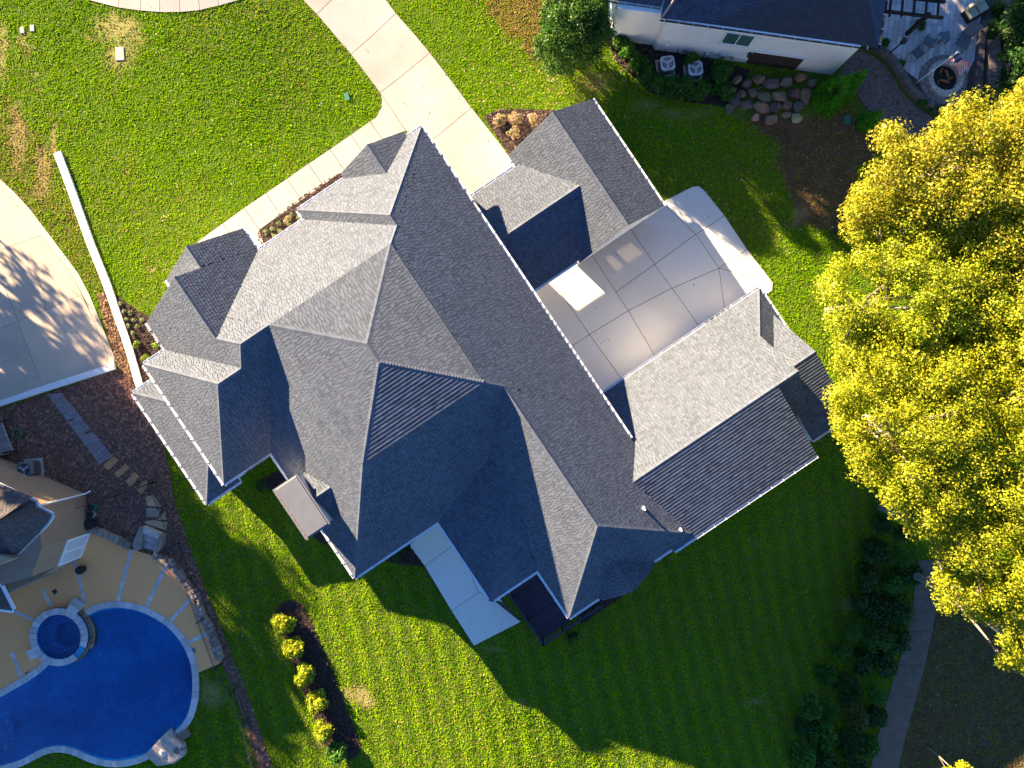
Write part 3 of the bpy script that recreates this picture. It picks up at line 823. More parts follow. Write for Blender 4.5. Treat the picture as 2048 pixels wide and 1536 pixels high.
# ------------------------------------------------------------------ retaining kerbs and walls
def strip(center_px, wpx):
    L = []; R = []
    for i, p in enumerate(center_px):
        a = center_px[max(0, i-1)]; b = center_px[min(len(center_px)-1, i+1)]
        d = Vector((b[0]-a[0], b[1]-a[1])).normalized(); n = Vector((-d.y, d.x))
        L.append((p[0]+n.x*wpx/2, p[1]+n.y*wpx/2)); R.append((p[0]-n.x*wpx/2, p[1]-n.y*wpx/2))
    return L, R
wc = smooth_px([(117, 306), (146, 384), (182, 485), (212, 560), (236, 628), (260, 698), (280, 768), (290, 795)], False, 3)
L, R = strip(wc, 14.5)
ww = MB(); poly = gxy(L+R[::-1]); NOGRASS.append(poly)
for i in range(len(L)-1):
    q = gxy([L[i], L[i+1], R[i+1], R[i]]); ww.prism(q, lambda x, y: float(T(x, y))-0.5, lambda x, y: float(T(x, y))+0.16)
tag(ww.build('retaining_wall', 'stucco_white', None, origin=G(117, 306)), 'long curving white retaining wall at the edge of the lawn', 'wall')
kb = MB(); q = gxy([(-60, 834), (0, 814), (232, 737), (230, 726), (0, 803), (-60, 823)]); NOGRASS.append(q)
kb.prism(gxy([(-60, 834), (0, 814), (110, 778), (108, 766), (0, 803), (-60, 823)]), -1.6, -0.42); kb.prism(gxy([(110, 778), (232, 739), (231, 727), (108, 766)]), -1.6, -0.42)
tag(kb.build('kerb_wall', 'white_paint', None, origin=G(110, 772)), 'low weathered white kerb wall below the old driveway', 'wall')

# ------------------------------------------------------------------ mulch beds
def bed(name, px, mname, chips=0, ccol=((0.10, 0.06, 0.045), (0.03, 0.02, 0.018)), dz=0.03):
    xy = gxy(px); NOGRASS.append(xy)
    o = drape(name, xy, dz, mname, None, step=1.2, thick=0.08); o['kind'] = 'structure'
    if chips:
        x0, x1 = min(p[0] for p in xy), max(p[0] for p in xy); y0, y1 = min(p[1] for p in xy), max(p[1] for p in xy)
        X = rng.uniform(x0, x1, chips*3); Y = rng.uniform(y0, y1, chips*3)
        k = inpoly(X, Y, xy); X, Y = X[k][:chips], Y[k][:chips]; n = len(X)
        a = rng.uniform(0, 6.28, n); l = rng.uniform(0.04, 0.11, n); w = l*rng.uniform(0.25, 0.5, n)
        Z = T(X, Y)+dz+0.01
        dx, dy = np.cos(a), np.sin(a); tz = rng.uniform(-0.02, 0.05, n)
        V = np.stack([np.stack([X-dx*l-dy*w, Y-dy*l+dx*w, Z], -1), np.stack([X+dx*l-dy*w, Y+dy*l+dx*w, Z+tz], -1),
                      np.stack([X+dx*l+dy*w, Y+dy*l-dx*w, Z+tz+0.012], -1), np.stack([X-dx*l+dy*w, Y-dy*l-dx*w, Z+0.012], -1)], 1).reshape(-1, 3)
        t = rng.random(n)[:, None]**1.5
        cc = np.array(ccol[0])*t + np.array(ccol[1])*(1-t)
        ob = npmesh('mulch_chips', V, np.arange(4*n).reshape(n, 4), 'wood_chip', o, np.repeat(cc, 4, 0)); ob['kind'] = 'stuff'
    return o
bed('mulch_bed', [(555, 1222), (562, 1208), (578, 1201), (594, 1202), (610, 1216), (640, 1285), (680, 1385), (712, 1465), (720, 1490), (716, 1508), (700, 1517), (672, 1508), (650, 1490), (620, 1415), (585, 1320), (556, 1245)], 'mulch', 5000)
bed('mulch_bed', [(232, 590), (250, 603), (275, 622), (303, 636), (345, 645), (360, 740), (330, 800), (292, 780), (262, 700)], 'mulch', 3000)
bed('mulch_bed', [(968, 232), (1000, 220), (1050, 219), (1110, 222), (1090, 300), (1035, 335), (1003, 286)], 'mulch', 2200, ((0.16, 0.10, 0.08), (0.03, 0.02, 0.018)))
bed('mulch_bed', [(606, 392), (690, 341), (700, 352), (625, 440), (540, 510), (512, 470)], 'mulch', 1500)
bed('mulch_bed', [(196, 590), (208, 585), (232, 645), (262, 715), (285, 770), (240, 742), (232, 716), (214, 660)], 'mulch_red', 3500, ((0.42, 0.25, 0.13), (0.06, 0.03, 0.02)), dz=0.025)
bed('side_yard_soil', [(5, 818), (235, 738), (285, 772), (308, 840), (326, 890), (340, 950), (350, 1005), (372, 1075), (400, 1150), (442, 1255), (500, 1400), (548, 1545), (522, 1545), (470, 1385), (420, 1275), (385, 1200), (340, 1135), (310, 1118), (230, 1085), (180, 1055), (100, 1010), (-40, 1000), (-40, 835)], 'mulch_red', 14000, ((0.46, 0.24, 0.16), (0.15, 0.08, 0.06)), dz=0.02)
bed('mulch_bed', [(770, 1120), (818, 1088), (850, 1132), (800, 1128)], 'mulch', 300)
bed('mulch_bed', [(520, 960), (560, 940), (640, 1050), (660, 1090), (640, 1085), (560, 1000)], 'mulch', 800)
bed('mulch_bed', [(1160, 1250), (1240, 1195), (1250, 1180), (1170, 1190)], 'mulch', 300)
bed('shrub_bed_soil', [(1215, 80), (1320, 95), (1500, 140), (1470, 215), (1380, 205), (1300, 185), (1230, 120)], 'mulch', 1500)

# ------------------------------------------------------------------ swimming pool with spa
ZP = -0.7
pl = thing('swimming_pool', 'freeform deep blue swimming pool with pale stone coping and round spa', 'pool', (*G(200, 1340)[:2], ZP))
m = MB(); n = len(pool); wz = ZP+0.07
fl = inset(pool, 0.05)
m.add([(x, y, ZP+0.10) for x, y in pool] + [(x, y, ZP-1.7) for x, y in fl], [[i, (i+1) % n, n+(i+1) % n, n+i] for i in range(n)] + [[n+i for i in range(n)]])
m.build('basin', 'pool_plaster', pl)
m = MB(); m.poly([(x, y, wz) for x, y in pool]); m.build('water', 'water', pl)
# entry steps at the left end
for k, zz in enumerate((ZP-0.45, ZP-0.9)):
    off = k*26
    px = [(-60, 1388), (0+off*0.3, 1402+off*0.2), (8+off*0.55, 1432), (18+off*0.6, 1470), (33+off*0.35, 1505), (36+off*0.2, 1522), (0, 1533), (-60, 1545)]
    m = MB(); m.prism(gxy(px), ZP-1.69, zz, bevel=0.05); m.build('pool_step', 'pool_plaster', pl)
# lights and returns: small pale discs set in floor and steps
for x, y in z5([(1000, 530), (532, 825), (646, 1142), (1238, 1105)]):
    p = G(x, y); m = MB(); m.disc((p.x, p.y, ZP-1.69), 0.13, 14, z1=ZP-1.66); m.build('floor_jet', 'white_paint', pl)
for x, y in z5([(5, 1115), (20, 1187), (40, 1262), (58, 1330), (85, 1392), (112, 1452)]):
    p = G(x, y); m = MB(); m.disc((p.x, p.y, ZP-0.9), 0.05, 10, z1=ZP-0.42); m.build('step_marker', 'white_paint', pl)
# coping stones round the pool, leaving out the spa and the boulder
def resample(pts, step, closed=True):
    P2 = [Vector(p) for p in pts] + ([Vector(pts[0])] if closed else [])
    out = [P2[0]]; acc = 0
    for a, b in zip(P2[:-1], P2[1:]):
        L = (b-a).length; d = 0
        while acc + (L-d) >= step:
            d += step-acc; acc = 0; out.append(a+(b-a)*(d/L))
        acc += L-d
    return out
ring = resample(pool, 0.42); sgn = 1 if area(pool) > 0 else -1
sc = Vector((spa_c.x, spa_c.y)); bo = Vector(G(*z5([(1340, 1360)])[0])[:2])
for i in range(len(ring)-1):
    a, b = ring[i], ring[i+1]
    mid = (a+b)/2
    if (mid-sc).length < spa_R+0.1 or (mid-bo).length < 1.15 or mid.x < -36.5: continue
    d0 = (b-ring[max(0, i-1)]).normalized(); d1 = (ring[min(len(ring)-1, i+2)]-a).normalized()
    n0 = Vector((d0.y, -d0.x))*sgn; n1 = Vector((d1.y, -d1.x))*sgn; w = 0.36
    e = (b-a).normalized()*0.006
    q = [a+e-n0*0.03, b-e-n1*0.03, b-e+n1*w, a+e+n0*w]
    c = random.uniform(0.82, 1.12); m = MB()
    m.prism([(p.x, p.y) for p in q], ZP-0.1, ZP+0.16+random.uniform(-0.004, 0.004), (c, c*random.uniform(0.97, 1.0), c*random.uniform(0.96, 1.02)), bevel=0.012)
    m.build('coping_stone', 'coping', pl)
# spa: ring wall, water, floor, seat, ring of coping stones, spillway
sx, sy = spa_c.x, spa_c.y
def circ(r, n=48, a0=0, a1=2*math.pi): return [(sx+r*math.cos(a0+(a1-a0)*k/n), sy+r*math.sin(a0+(a1-a0)*k/n)) for k in range(n+1)]
ST = ZP+0.36
m = MB(); o = circ(spa_R-0.04); ii = circ(spa_r+0.02); k = 48
m.add([(x, y, ZP-1.7) for x, y in o]+[(x, y, ST) for x, y in o]+[(x, y, ST) for x, y in ii]+[(x, y, ZP-0.75) for x, y in ii],
      [[j, j+1, (k+1)+j+1, (k+1)+j] for j in range(k)]+[[(k+1)+j, (k+1)+j+1, 2*(k+1)+j+1, 2*(k+1)+j] for j in range(k)]+[[2*(k+1)+j, 2*(k+1)+j+1, 3*(k+1)+j+1, 3*(k+1)+j] for j in range(k)])
m.build('spa_wall', 'pool_plaster', pl)
m = MB(); m.poly([(x, y, ZP-0.75) for x, y in circ(spa_r+0.02)[:-1]]); m.build('spa_floor', 'pool_plaster', pl)
m = MB(); a_, b_2 = circ(spa_r+0.015), circ(spa_r*0.55)
m.add([(x, y, ZP-0.25) for x, y in a_]+[(x+0.12, y-0.05, ZP-0.25) for x, y in b_2]+[(x+0.12, y-0.05, ZP-0.74) for x, y in b_2], [[j, j+1, (k+1)+j+1, (k+1)+j] for j in range(k)]+[[(k+1)+j, (k+1)+j+1, 2*(k+1)+j+1, 2*(k+1)+j] for j in range(k)])
m.build('spa_seat', 'pool_plaster', pl)
m = MB(); m.poly([(x, y, ZP+0.22) for x, y in circ(spa_r+0.01)[:-1]]); m.build('spa_water', 'water', pl)
for x, y in z5([(418, 350), (376, 440), (407, 553), (500, 603), (598, 595)]):
    p = G(x, y); m = MB(); m.disc((p.x, p.y, ZP-0.25), 0.045, 10, z1=ZP-0.23); m.build('spa_jet', 'white_paint', pl)
for j in range(26):
    a0 = 2*math.pi*j/26+0.1; a1 = 2*math.pi*(j+1)/26+0.1
    am = math.degrees((a0+a1)/2) % 360
    if 305 < am < 338: continue
    q = circ(spa_R, 2, a0+0.006, a1-0.006) + circ(spa_r, 2, a0+0.008, a1-0.008)[::-1]
    c = random.uniform(0.88, 1.12); m = MB(); m.prism(q, ST, ST+0.06+random.uniform(-.003, .003), (c, c*0.99, c*1.0), bevel=0.01); m.build('spa_coping_stone', 'coping', pl)
m = MB(); q = circ(spa_R+0.12, 4, math.radians(303), math.radians(340)) + circ(spa_r-0.02, 4, math.radians(303), math.radians(340))[::-1]
m.prism(q, ZP-0.2, ST-0.02, (0.5, 0.46, 0.36)); m.build('spillway', 'stone', pl)
for j in range(8):
    a0 = math.radians(-22+j*9.5); q = circ(spa_R+0.30, 2, a0, a0+math.radians(9)) + circ(spa_R+0.02, 2, a0, a0+math.radians(9))[::-1]
    c = random.uniform(0.7, 1.1); m = MB(); m.prism(q, ZP-0.8, ST-0.08-random.uniform(0, .05), (c*0.8, c*0.62, c*0.45), bevel=0.02); m.build('spa_facing_stone', 'stone', pl)
for (x, y, w, l, hh, c) in ((635, 215, 0.75, 0.55, 0.2, 0.9), (612, 252, 0.62, 0.4, 0.34, 1.1), (285, 610, 0.5, 0.62, 0.25, 1.15)):
    p = G(*z5([(x, y)])[0]); m = MB(); m.box((p.x, p.y, ZP+0.1), w, l, hh, -0.6 if x > 400 else 0.4, (c, c*0.98, c*0.96)); m.build('spa_step', 'coping', pl)

# pool deck with paver bands
arcp = [(sx+(spa_R-0.05)*math.cos(a), sy+(spa_R-0.05)*math.sin(a)) for a in np.linspace(math.radians(245), math.radians(50), 16)]
upper = [p for p in gxy(pool_px)]
i0 = min(range(len(pool_px)), key=lambda i: (pool_px[i][0]-z5([(410, 690)])[0][0])**2+(pool_px[i][1]-z5([(410, 690)])[0][1])**2)
i1 = min(range(len(pool_px)), key=lambda i: (pool_px[i][0]-z5([(725, 300)])[0][0])**2+(pool_px[i][1]-z5([(725, 300)])[0][1])**2)
i2 = min(range(len(pool_px)), key=lambda i: (pool_px[i][0]-z5([(1548, 780)])[0][0])**2+(pool_px[i][1]-z5([(1548, 780)])[0][1])**2)
deck_xy = upper[:i0] + arcp + upper[i1+1:i2+1] + gxy(z5([(1590, 768), (1782, 686), (1745, 540), (1680, 385), (1610, 240), (1540, 130), (1470, 30)]) + [(360, 1140), (336, 1120), (312, 1112), (265, 1098), (225, 1080), (185, 1058), (150, 1075), (-80, 1120), (-160, 1330)])
NOGRASS.append(deck_xy); NOGRASS.append(pool); NOGRASS.append(gxy(z5([(1540, 640), (1600, 770), (1605, 900), (1590, 1010), (1540, 1160), (1440, 1260), (1500, 1420), (1300, 1490), (1180, 1460), (950, 1515), (800, 1495), (600, 1430), (440, 1400), (200, 1500), (0, 1560), (0, 1400), (700, 1300)])))
pdk = struct('pool_deck')
m = MB(); m.poly([(x, y, ZP+0.115) for x, y in deck_xy])
m.poly([(x, y, ZP+0.0) for x, y in deck_xy]); nn = len(deck_xy)
m.add([(x, y, ZP+0.115) for x, y in deck_xy]+[(x, y, ZP-0.05) for x, y in deck_xy], [[i, (i+1) % nn, nn+(i+1) % nn, nn+i] for i in range(nn)])
m.build('deck_surface', 'pool_deck', pdk)
bands = [((265, 1098), (237, 1204)), ((336, 1126), (295, 1212)), ((383, 1197), (342, 1241)), ((424, 1262), (377, 1284)), ((150, 1112), (172, 1206)), ((86, 1176), (105, 1212)), ((24, 1218), (74, 1241)), ((26, 1303), (48, 1360)), ((-20, 1285), (-5, 1375))]
for a, b in bands:
    A = G(*a); B = G(*b); d = (B-A); L = d.length; d = d/L; nrm = Vector((-d.y, d.x, 0)); k = max(2, int(L/0.34)); w = 0.11
    for j in range(k):
        p0 = A+d*(L*j/k+0.006); p1 = A+d*(L*(j+1)/k-0.006)
        c = random.uniform(0.85, 1.15); mm = MB()
        mm.prism([tuple((p0-nrm*w)[:2]), tuple((p1-nrm*w)[:2]), tuple((p1+nrm*w)[:2]), tuple((p0+nrm*w)[:2])], ZP+0.06, ZP+0.128+random.uniform(-.002, .002), (c, c, c), bevel=0.006)
        mm.build('paver', 'coping', pdk)
for x, y in z5([(1553, 590), (232, 778)]):
    p = G(x, y); mm = MB(); mm.box((p.x, p.y, ZP+0.11), 0.28, 0.3, 0.016, 0.35); mm.build('skimmer_lid', 'metal_grey', pdk)
p = G(*z5([(448, 120)])[0]); mm = MB(); mm.box((p.x, p.y, ZP+0.11), 0.28, 0.28, 0.012, 0.6); mm.build('drain_cover', 'metal_dark', pdk)

# ------------------------------------------------------------------ rocks
def rock(mb, c, rx, ry, rz, seed, ang=0.0, col=(1, 1, 1), n=16):
    r = random.Random(seed); bm = bmesh.new()
    for i in range(n):
        a = 2*math.pi*(i+r.uniform(-.35, .35))/n*3; h = r.uniform(-.75, 1); q = math.sqrt(max(0.15, 1-abs(h)**3))*r.uniform(.82, 1.08)
        x, y, z = q*math.cos(a)*rx, q*math.sin(a)*ry, min(h, .72+r.uniform(0, .12))*rz
        bm.verts.new((c[0]+x*math.cos(ang)-y*math.sin(ang), c[1]+x*math.sin(ang)+y*math.cos(ang), c[2]+z))
    bmesh.ops.convex_hull(bm, input=bm.verts)
    bmesh.ops.bevel(bm, geom=bm.edges[:], offset=min(rx, ry)*.07, segments=1, affect='EDGES')
    bm.verts.index_update()
    mb.add([tuple(v.co) for v in bm.verts], [[v.index for v in f.verts] for f in bm.faces], col); bm.free()
# waterfall boulder at the pool's end
m = MB(); pxs = z5([(1380, 1205), (1402, 1250), (1485, 1325), (1500, 1410), (1420, 1470), (1285, 1490), (1240, 1450), (1190, 1402), (1290, 1290)])
m.prism(gxy(pxs), ZP-0.9, ZP+0.55, (1.25, 1.22, 1.18), bevel=0.12)
bl = tag(m.build('waterfall_boulder', 'stone', None, origin=G(335, 1492)), 'flat pale waterfall boulder at the edge of the blue pool', 'boulder')
m = MB(); p = G(*z5([(1338, 1380)])[0]); rock(m, (p.x, p.y, ZP+0.55), 0.26, 0.3, 0.16, 3, 0, (1.7, 1.75, 1.85)); m.build('spout_stone', 'stone', bl)
m = MB(); rock(m, (*G(*z5([(1445, 1360)])[0])[:2], ZP+0.3), 0.42, 0.42, 0.36, 5, 0, (0.55, 0.5, 0.52)); m.build('side_stone', 'stone', bl)
m = MB(); p = G(*z5([(1478, 1262)])[0]); m.box((p.x, p.y, ZP-0.1), 0.75, 0.5, 0.35, 0.55, (0.75, 0.6, 0.45))
tag(m.build('edging_block', 'stone', None, origin=p), 'brown stone block between pool coping and waterfall boulder', 'stone')

# stacked-stone garden wall curving round the pool deck
gw = thing('stone_wall', 'low curving dry-stone wall along the edge of the pool deck', 'wall', G(392, 1190))
wpx = smooth_px([(312, 1109), (335, 1117), (357, 1137), (372, 1162), (392, 1186), (405, 1226), (419, 1248), (434, 1285), (444, 1318)], False, 5)
wr = resample(gxy(wpx), 0.30, False)
for i in range(len(wr)-1):
    a, b = wr[i], wr[i+1]; d = (b-a).normalized(); nn_ = Vector((-d.y, d.x))
    for side in (0, 1):
        w0, w1 = (-0.22, random.uniform(-0.03, 0.03)) if side == 0 else (0.0, 0.22)
        q = [a+d*0.01+nn_*(w0+0.01), b-d*0.01+nn_*(w0+0.01), b-d*0.01+nn_*w1, a+d*0.01+nn_*w1]
        c = random.uniform(0.55, 1.2); mm = MB()
        mm.prism([(p.x+random.uniform(-.02, .02), p.y+random.uniform(-.02, .02)) for p in q], ZP-0.1, ZP+0.45+random.uniform(-.07, .07), (c, c*random.uniform(.92, 1), c*random.uniform(.85, 1)), bevel=0.035)
        mm.build('stone', 'stone', gw)
gw2 = thing('stone_wall', 'stone kerb wall running from the house door to the garden steps', 'wall', G(230, 1080))
wr = resample(gxy([(181, 1055), (205, 1063), (230, 1073), (252, 1085), (272, 1094)]), 0.36, False)
for i in range(len(wr)-1):
    a, b = wr[i], wr[i+1]; d = (b-a).normalized(); nn_ = Vector((-d.y, d.x)); c = random.uniform(0.6, 1.1); mm = MB()
    q = [a+d*0.012-nn_*0.2, b-d*0.012-nn_*0.2, b-d*0.012+nn_*0.2, a+d*0.012+nn_*0.2]
    mm.prism([(p.x+random.uniform(-.025, .025), p.y+random.uniform(-.025, .025)) for p in q], ZP-0.1, ZP+0.45+random.uniform(-.06, .06), (c, c*.95, c*.88), bevel=0.04); mm.build('stone', 'stone', gw2)
# garden steps
st = thing('garden_steps', 'pale stone garden steps between rough stone cheeks beside the fence', 'steps', G(303, 1075))
for k, (q, zz, c) in enumerate((([(1180, 1128), (1312, 1186), (1300, 1228), (1172, 1178)], 0.55, 1.5), ([(1172, 1178), (1300, 1228), (1285, 1275), (1168, 1232)], 0.38, 1.2), ([(1168, 1232), (1285, 1275), (1262, 1332), (1165, 1305)], 0.2, 1.3))):
    mm = MB(); mm.prism(gxy(z1(q)), ZP-0.1, ZP+zz, (c, c, c*1.05), bevel=0.02); mm.build('step', 'stone', st)
for q, c in (([(1095, 1270), (1150, 1130), (1180, 1128), (1165, 1305), (1110, 1325)], 0.8), ([(1315, 1186), (1342, 1195), (1325, 1280), (1280, 1350), (1262, 1335)], 0.75)):
    P2 = gxy(z1(q)); mm = MB(); mm.prism(P2, ZP-0.1, ZP+0.6, (c, c*.95, c*.88), bevel=0.06); mm.build('cheek_stone', 'stone', st)
# stepping stones and flagstones, each lying loose on the soil
flags = [([(830, 650), (910, 580), (952, 610), (870, 690)], 'first brown stepping stone at the foot of the slatted walk', (1.5, .86, .46)),
         ([(915, 715), (1005, 640), (1038, 670), (950, 752)], 'second brown stepping stone from the slatted walk', (1.4, .82, .45)),
         ([(1010, 780), (1075, 705), (1120, 740), (1045, 823)], 'third brown stepping stone from the slatted walk', (1.5, .90, .50)),
         ([(1095, 840), (1165, 770), (1195, 795), (1130, 885)], 'brown stepping stone crossed by the fence rail', (1.4, .86, .48)),
         ([(1170, 905), (1225, 885), (1300, 985), (1180, 970)], 'triangular tan flagstone below the fence corner', (1.6, 1.2, .8)),
         ([(1175, 990), (1290, 995), (1270, 1060), (1180, 1065)], 'dark-stained square flagstone in the side yard', (.95, .9, .82)),
         ([(1325, 1015), (1335, 1085), (1268, 1085)], 'small three-cornered flagstone against the fence', (1.4, 1.1, .75)),
         ([(1160, 1100), (1230, 1088), (1342, 1105), (1335, 1170), (1240, 1140), (1175, 1118)], 'wide pale flagstone at the top of the garden steps', (1.5, 1.25, .9))]
for q, lab, c in flags:
    mm = MB(); xy = gxy(z1(q)); mm.prism(xy, ZP-0.02, ZP+0.10, c, bevel=0.02)
    tag(mm.build('flagstone', 'stone', None, origin=(*xy[0], ZP)), lab, 'stone', 'stepping stones in the side yard')
# slatted timber walk
sw = thing('slatted_walk', 'grey slatted timber walk laid across the dark side yard', 'walkway', G(160, 855))
a = [Vector(G(*p)[:2]) for p in ((97, 790), (122, 784), (225, 911), (200, 928))]
N = 62
for j in range(N):
    t0, t1 = (j+0.2)/N, (j+0.8)/N
    for s0, s1, lo in ((0.0, 0.5, 0.0), (0.5, 1.0, 0.05)):
        if (j in (36, 37) and s0 > 0.2) or (j in (23,) and s0 < 0.2): continue
        def pt(t, s): return (a[0]+(a[3]-a[0])*min(1.04, t+lo*0.2)).lerp(a[1]+(a[2]-a[1])*min(1.04, t+lo*0.2), s)
        q = [pt(t0, s0+.01), pt(t0, s1-.01), pt(t1, s1-.01), pt(t1, s0+.01)]
        c = random.uniform(0.8, 1.25); mm = MB(); mm.prism([tuple(p) for p in q], ZP+0.03, ZP+0.085+random.uniform(0, .01), (c, c, c*1.06)); mm.build('slat', 'wood_grey', sw)

# ------------------------------------------------------------------ black fence
fc = thing('metal_fence', 'thin black metal picket fence between the side yard and the lawn', 'fence', G(315, 963))
segs = [[(164, 1014), (240, 989), (315, 963)], [(315, 963), (335, 1010), (360, 1085), (384, 1152), (412, 1232), (445, 1323), (474, 1374), (497, 1435), (512, 1495), (525, 1550)]]
pk = MB()
for sg_ in segs:
    pts = [G(*p) for p in sg_]
    for p in pts:
        mm = MB(); mm.box((p.x, p.y, ZP-0.1), 0.06, 0.06, 1.45); mm.build('fence_post', 'metal_dark', fc)
    for p, q in zip(pts[:-1], pts[1:]):
        for zz in (0.2, 1.1, 1.25):
            mm = MB(); mm.tube([p+Vector((0, 0, zz)), q+Vector((0, 0, zz))], 0.014, 5); mm.build('fence_rail', 'metal_dark', fc)
        L = (q-p).length; k = int(L/0.12)
        for j in range(1, k):
            c = p.lerp(q, j/k); pk.box((c.x, c.y, ZP+0.05), 0.011, 0.011, 1.2)
tag(pk.build('pickets', 'metal_dark', fc), kind='stuff')

# ------------------------------------------------------------------ neighbour's house on the left
ZE = 3.9
nh = thing('neighbour_house', 'tan stucco house with dark roof and white gutters beside the pool', 'house', G(60, 1050))
foot = gxy([(-160, 845), (172, 988), (182, 1062), (163, 1113), (138, 1130), (30, 1180), (-60, 1222), (-220, 1225), (-220, 845)])
m = MB(); m.prism(foot[:4]+[foot[-2], foot[-1]], ZP-0.3, ZE-0.05); m.build('wall', 'stucco_tan', nh)
m = MB(); m.prism([foot[3], foot[4], foot[5], foot[6], foot[7]], ZP-0.3, 1.7); m.build('wall', 'stucco_tan', nh)
NOGRASS.append(foot)
# stone veneer courses on the pool side
A, B = Vector(foot[4]), Vector(foot[5]); d = (B-A); L = d.length; d.normalize(); nr = Vector((d.y, -d.x))
if nr.dot(Vector((1, -1))) < 0: nr = -nr
for r_ in range(9):
    x = random.uniform(-0.2, 0)
    while x < L:
        w = random.uniform(0.25, 0.5); x1 = min(L, x+w); x0 = max(0, x)
        if x1-x0 > 0.1:
            c = random.uniform(0.7, 1.5); t = random.uniform(0.05, 0.10); mm = MB(); z0 = ZP+1.0+r_*0.155
            p0 = A+d*(x0+.008); p1 = A+d*(x1-.008); q = [p0-nr*0.05, p1-nr*0.05, p1+nr*t, p0+nr*t]
            mm.prism([tuple(p) for p in q], z0+.006, z0+.15, (c*1.02, c*.93, c*.86)); mm.build('veneer_stone', 'stone', nh)
        x = x1
# roof
rf = [P(*p, ZE) for p in ((-60, 944), (72, 1005), (71, 1014), (104, 1030), (94, 1046), (26, 1114), (-70, 1150))]
ap1 = P(-10, 1045, 5.7); ap2 = P(-160, 1040, 5.7)
mb = MB(); sh = MB()
tris = [(rf[0], rf[1], ap1, ap2), (rf[1], rf[2], ap1), (rf[2], rf[3], ap1), (rf[3], rf[4], ap1), (rf[4], rf[5], ap1), (rf[5], rf[6], ap2, ap1)]
for t_ in tris:
    mb.poly([p-Vector((0, 0, 0.02)) for p in t_])
    shingle_face(sh, [tuple(p) for p in t_], lambda p: p.x > -40, 0.15, 0.2, seed=91)
mb.poly([p-Vector((0, 0, 0.18)) for p in rf])
r0 = mb.build('roof', 'roof_deck', nh); tag(sh.build('shingles', 'shingle_brown', r0), kind='stuff')
for p, q in zip(rf[:-1], rf[1:]):
    d = (q-p).normalized(); nr = Vector((d.y, -d.x, 0)); nr = nr if nr.dot(p-ap1) > 0 else -nr
    mm = MB(); mm.add([p-Vector((0, 0, .14)), q-Vector((0, 0, .14)), q+nr*.12-Vector((0, 0, .14)), p+nr*.12-Vector((0, 0, .14)), p+nr*.13, q+nr*.13, q+nr*.10, p+nr*.10, p-Vector((0, 0, .02)), q-Vector((0, 0, .02))], [[0, 1, 2, 3], [3, 2, 5, 4], [4, 5, 6, 7], [0, 1, 9, 8]])
    mm.build('gutter', 'gutter_white', r0)
# second roof corner nearer the spa
rf2 = [P(*p, ZE) for p in ((-90, 1140), (0, 1174), (24, 1221), (-90, 1205))]; ap = P(-70, 1175, 4.7)
mb = MB(); sh = MB()
for p, q in zip(rf2[:-1], rf2[1:]):
    mb.poly([p-Vector((0, 0, .02)), q-Vector((0, 0, .02)), ap-Vector((0, 0, .02))]); shingle_face(sh, [tuple(p), tuple(q), tuple(ap)], lambda p: p.x > -40, 0.15, 0.2, seed=92)
mb.poly([p-Vector((0, 0, .16)) for p in rf2])
r1 = mb.build('corner_roof', 'roof_deck', nh); tag(sh.build('shingles', 'shingle_brown', r1), kind='stuff')
mm = MB()
for p, q in zip(rf2[:-1], rf2[1:]):
    d = (q-p).normalized(); nr = Vector((d.y, -d.x, 0)); nr = nr if nr.dot(p-ap) > 0 else -nr
    mm.prism([tuple((p)[:2]), tuple((q)[:2]), tuple((q+nr*.16)[:2]), tuple((p+nr*.16)[:2])], ZE-0.14, ZE-0.03)
mm.build('gutter', 'gutter_white', r1)
m = MB(); c0 = P(-20, 1190, 0); m.prism([(c0.x-2.5, c0.y-0.9), (c0.x+0.3, c0.y-0.9), (c0.x+0.3, c0.y+0.9), (c0.x-2.5, c0.y+0.9)], ZP-.2, ZE-.1); m.build('porch_wall', 'stucco_tan', nh)
# tan stone stack at the picture edge
m = MB(); q = [P(*p, 4.4) for p in ((-40, 1098), (-6, 1108), (28, 1117), (12, 1126), (-6, 1132), (-40, 1125))]; m.prism([(p.x, p.y) for p in q], 3.2, 4.4, (1.25, 1.0, 0.72), bevel=.05); m.build('stone_stack', 'stone', nh)
# downspout, door, wall window
b0, b1 = G(172, 988), None
m = MB(); m.tube([(b0.x+.08, b0.y+.05, ZE), (b0.x+.08, b0.y+.05, ZP+.25), (b0.x+.35, b0.y+.2, ZP+.1)], 0.055, 8); m.build('downspout', 'white_paint', nh)
A, B = Vector(foot[2]), Vector(foot[3]); d = (B-A).normalized(); nr = Vector((-d.y, d.x)); nr = nr if nr.x > 0 else -nr
dr_ = MB(); p0, p1 = A+d*0.05, B-d*0.02; dr_.prism([tuple(p0), tuple(p1), tuple(p1+nr*.08), tuple(p0+nr*.08)], ZP+.1, ZP+2.35); door = dr_.build('door', 'white_paint', nh)
Ld = (p1-p0).length
for k in (0, 1):
    g0 = p0+d*(Ld*(0.08+0.46*k)); g1 = p0+d*(Ld*(0.46+0.46*k)); gm = MB(); gm.prism([tuple(g0), tuple(g1), tuple(g1+nr*.095), tuple(g0+nr*.095)], ZP+.35, ZP+2.2); gm.build('pane', 'metal_light', door)
A, B = Vector(foot[4]), Vector(foot[5]); d = (B-A).normalized(); nr = Vector((d.y, -d.x)); nr = nr if nr.dot(Vector((1, -1))) > 0 else -nr
L = (B-A).length; p0, p1 = A+d*(L*0.12), A+d*(L*0.45); gm = MB(); gm.prism([tuple(p0), tuple(p1), tuple(p1+nr*.03), tuple(p0+nr*.03)], ZP+.1, ZP+.95); gm.build('low_window', 'glass_dark', nh)

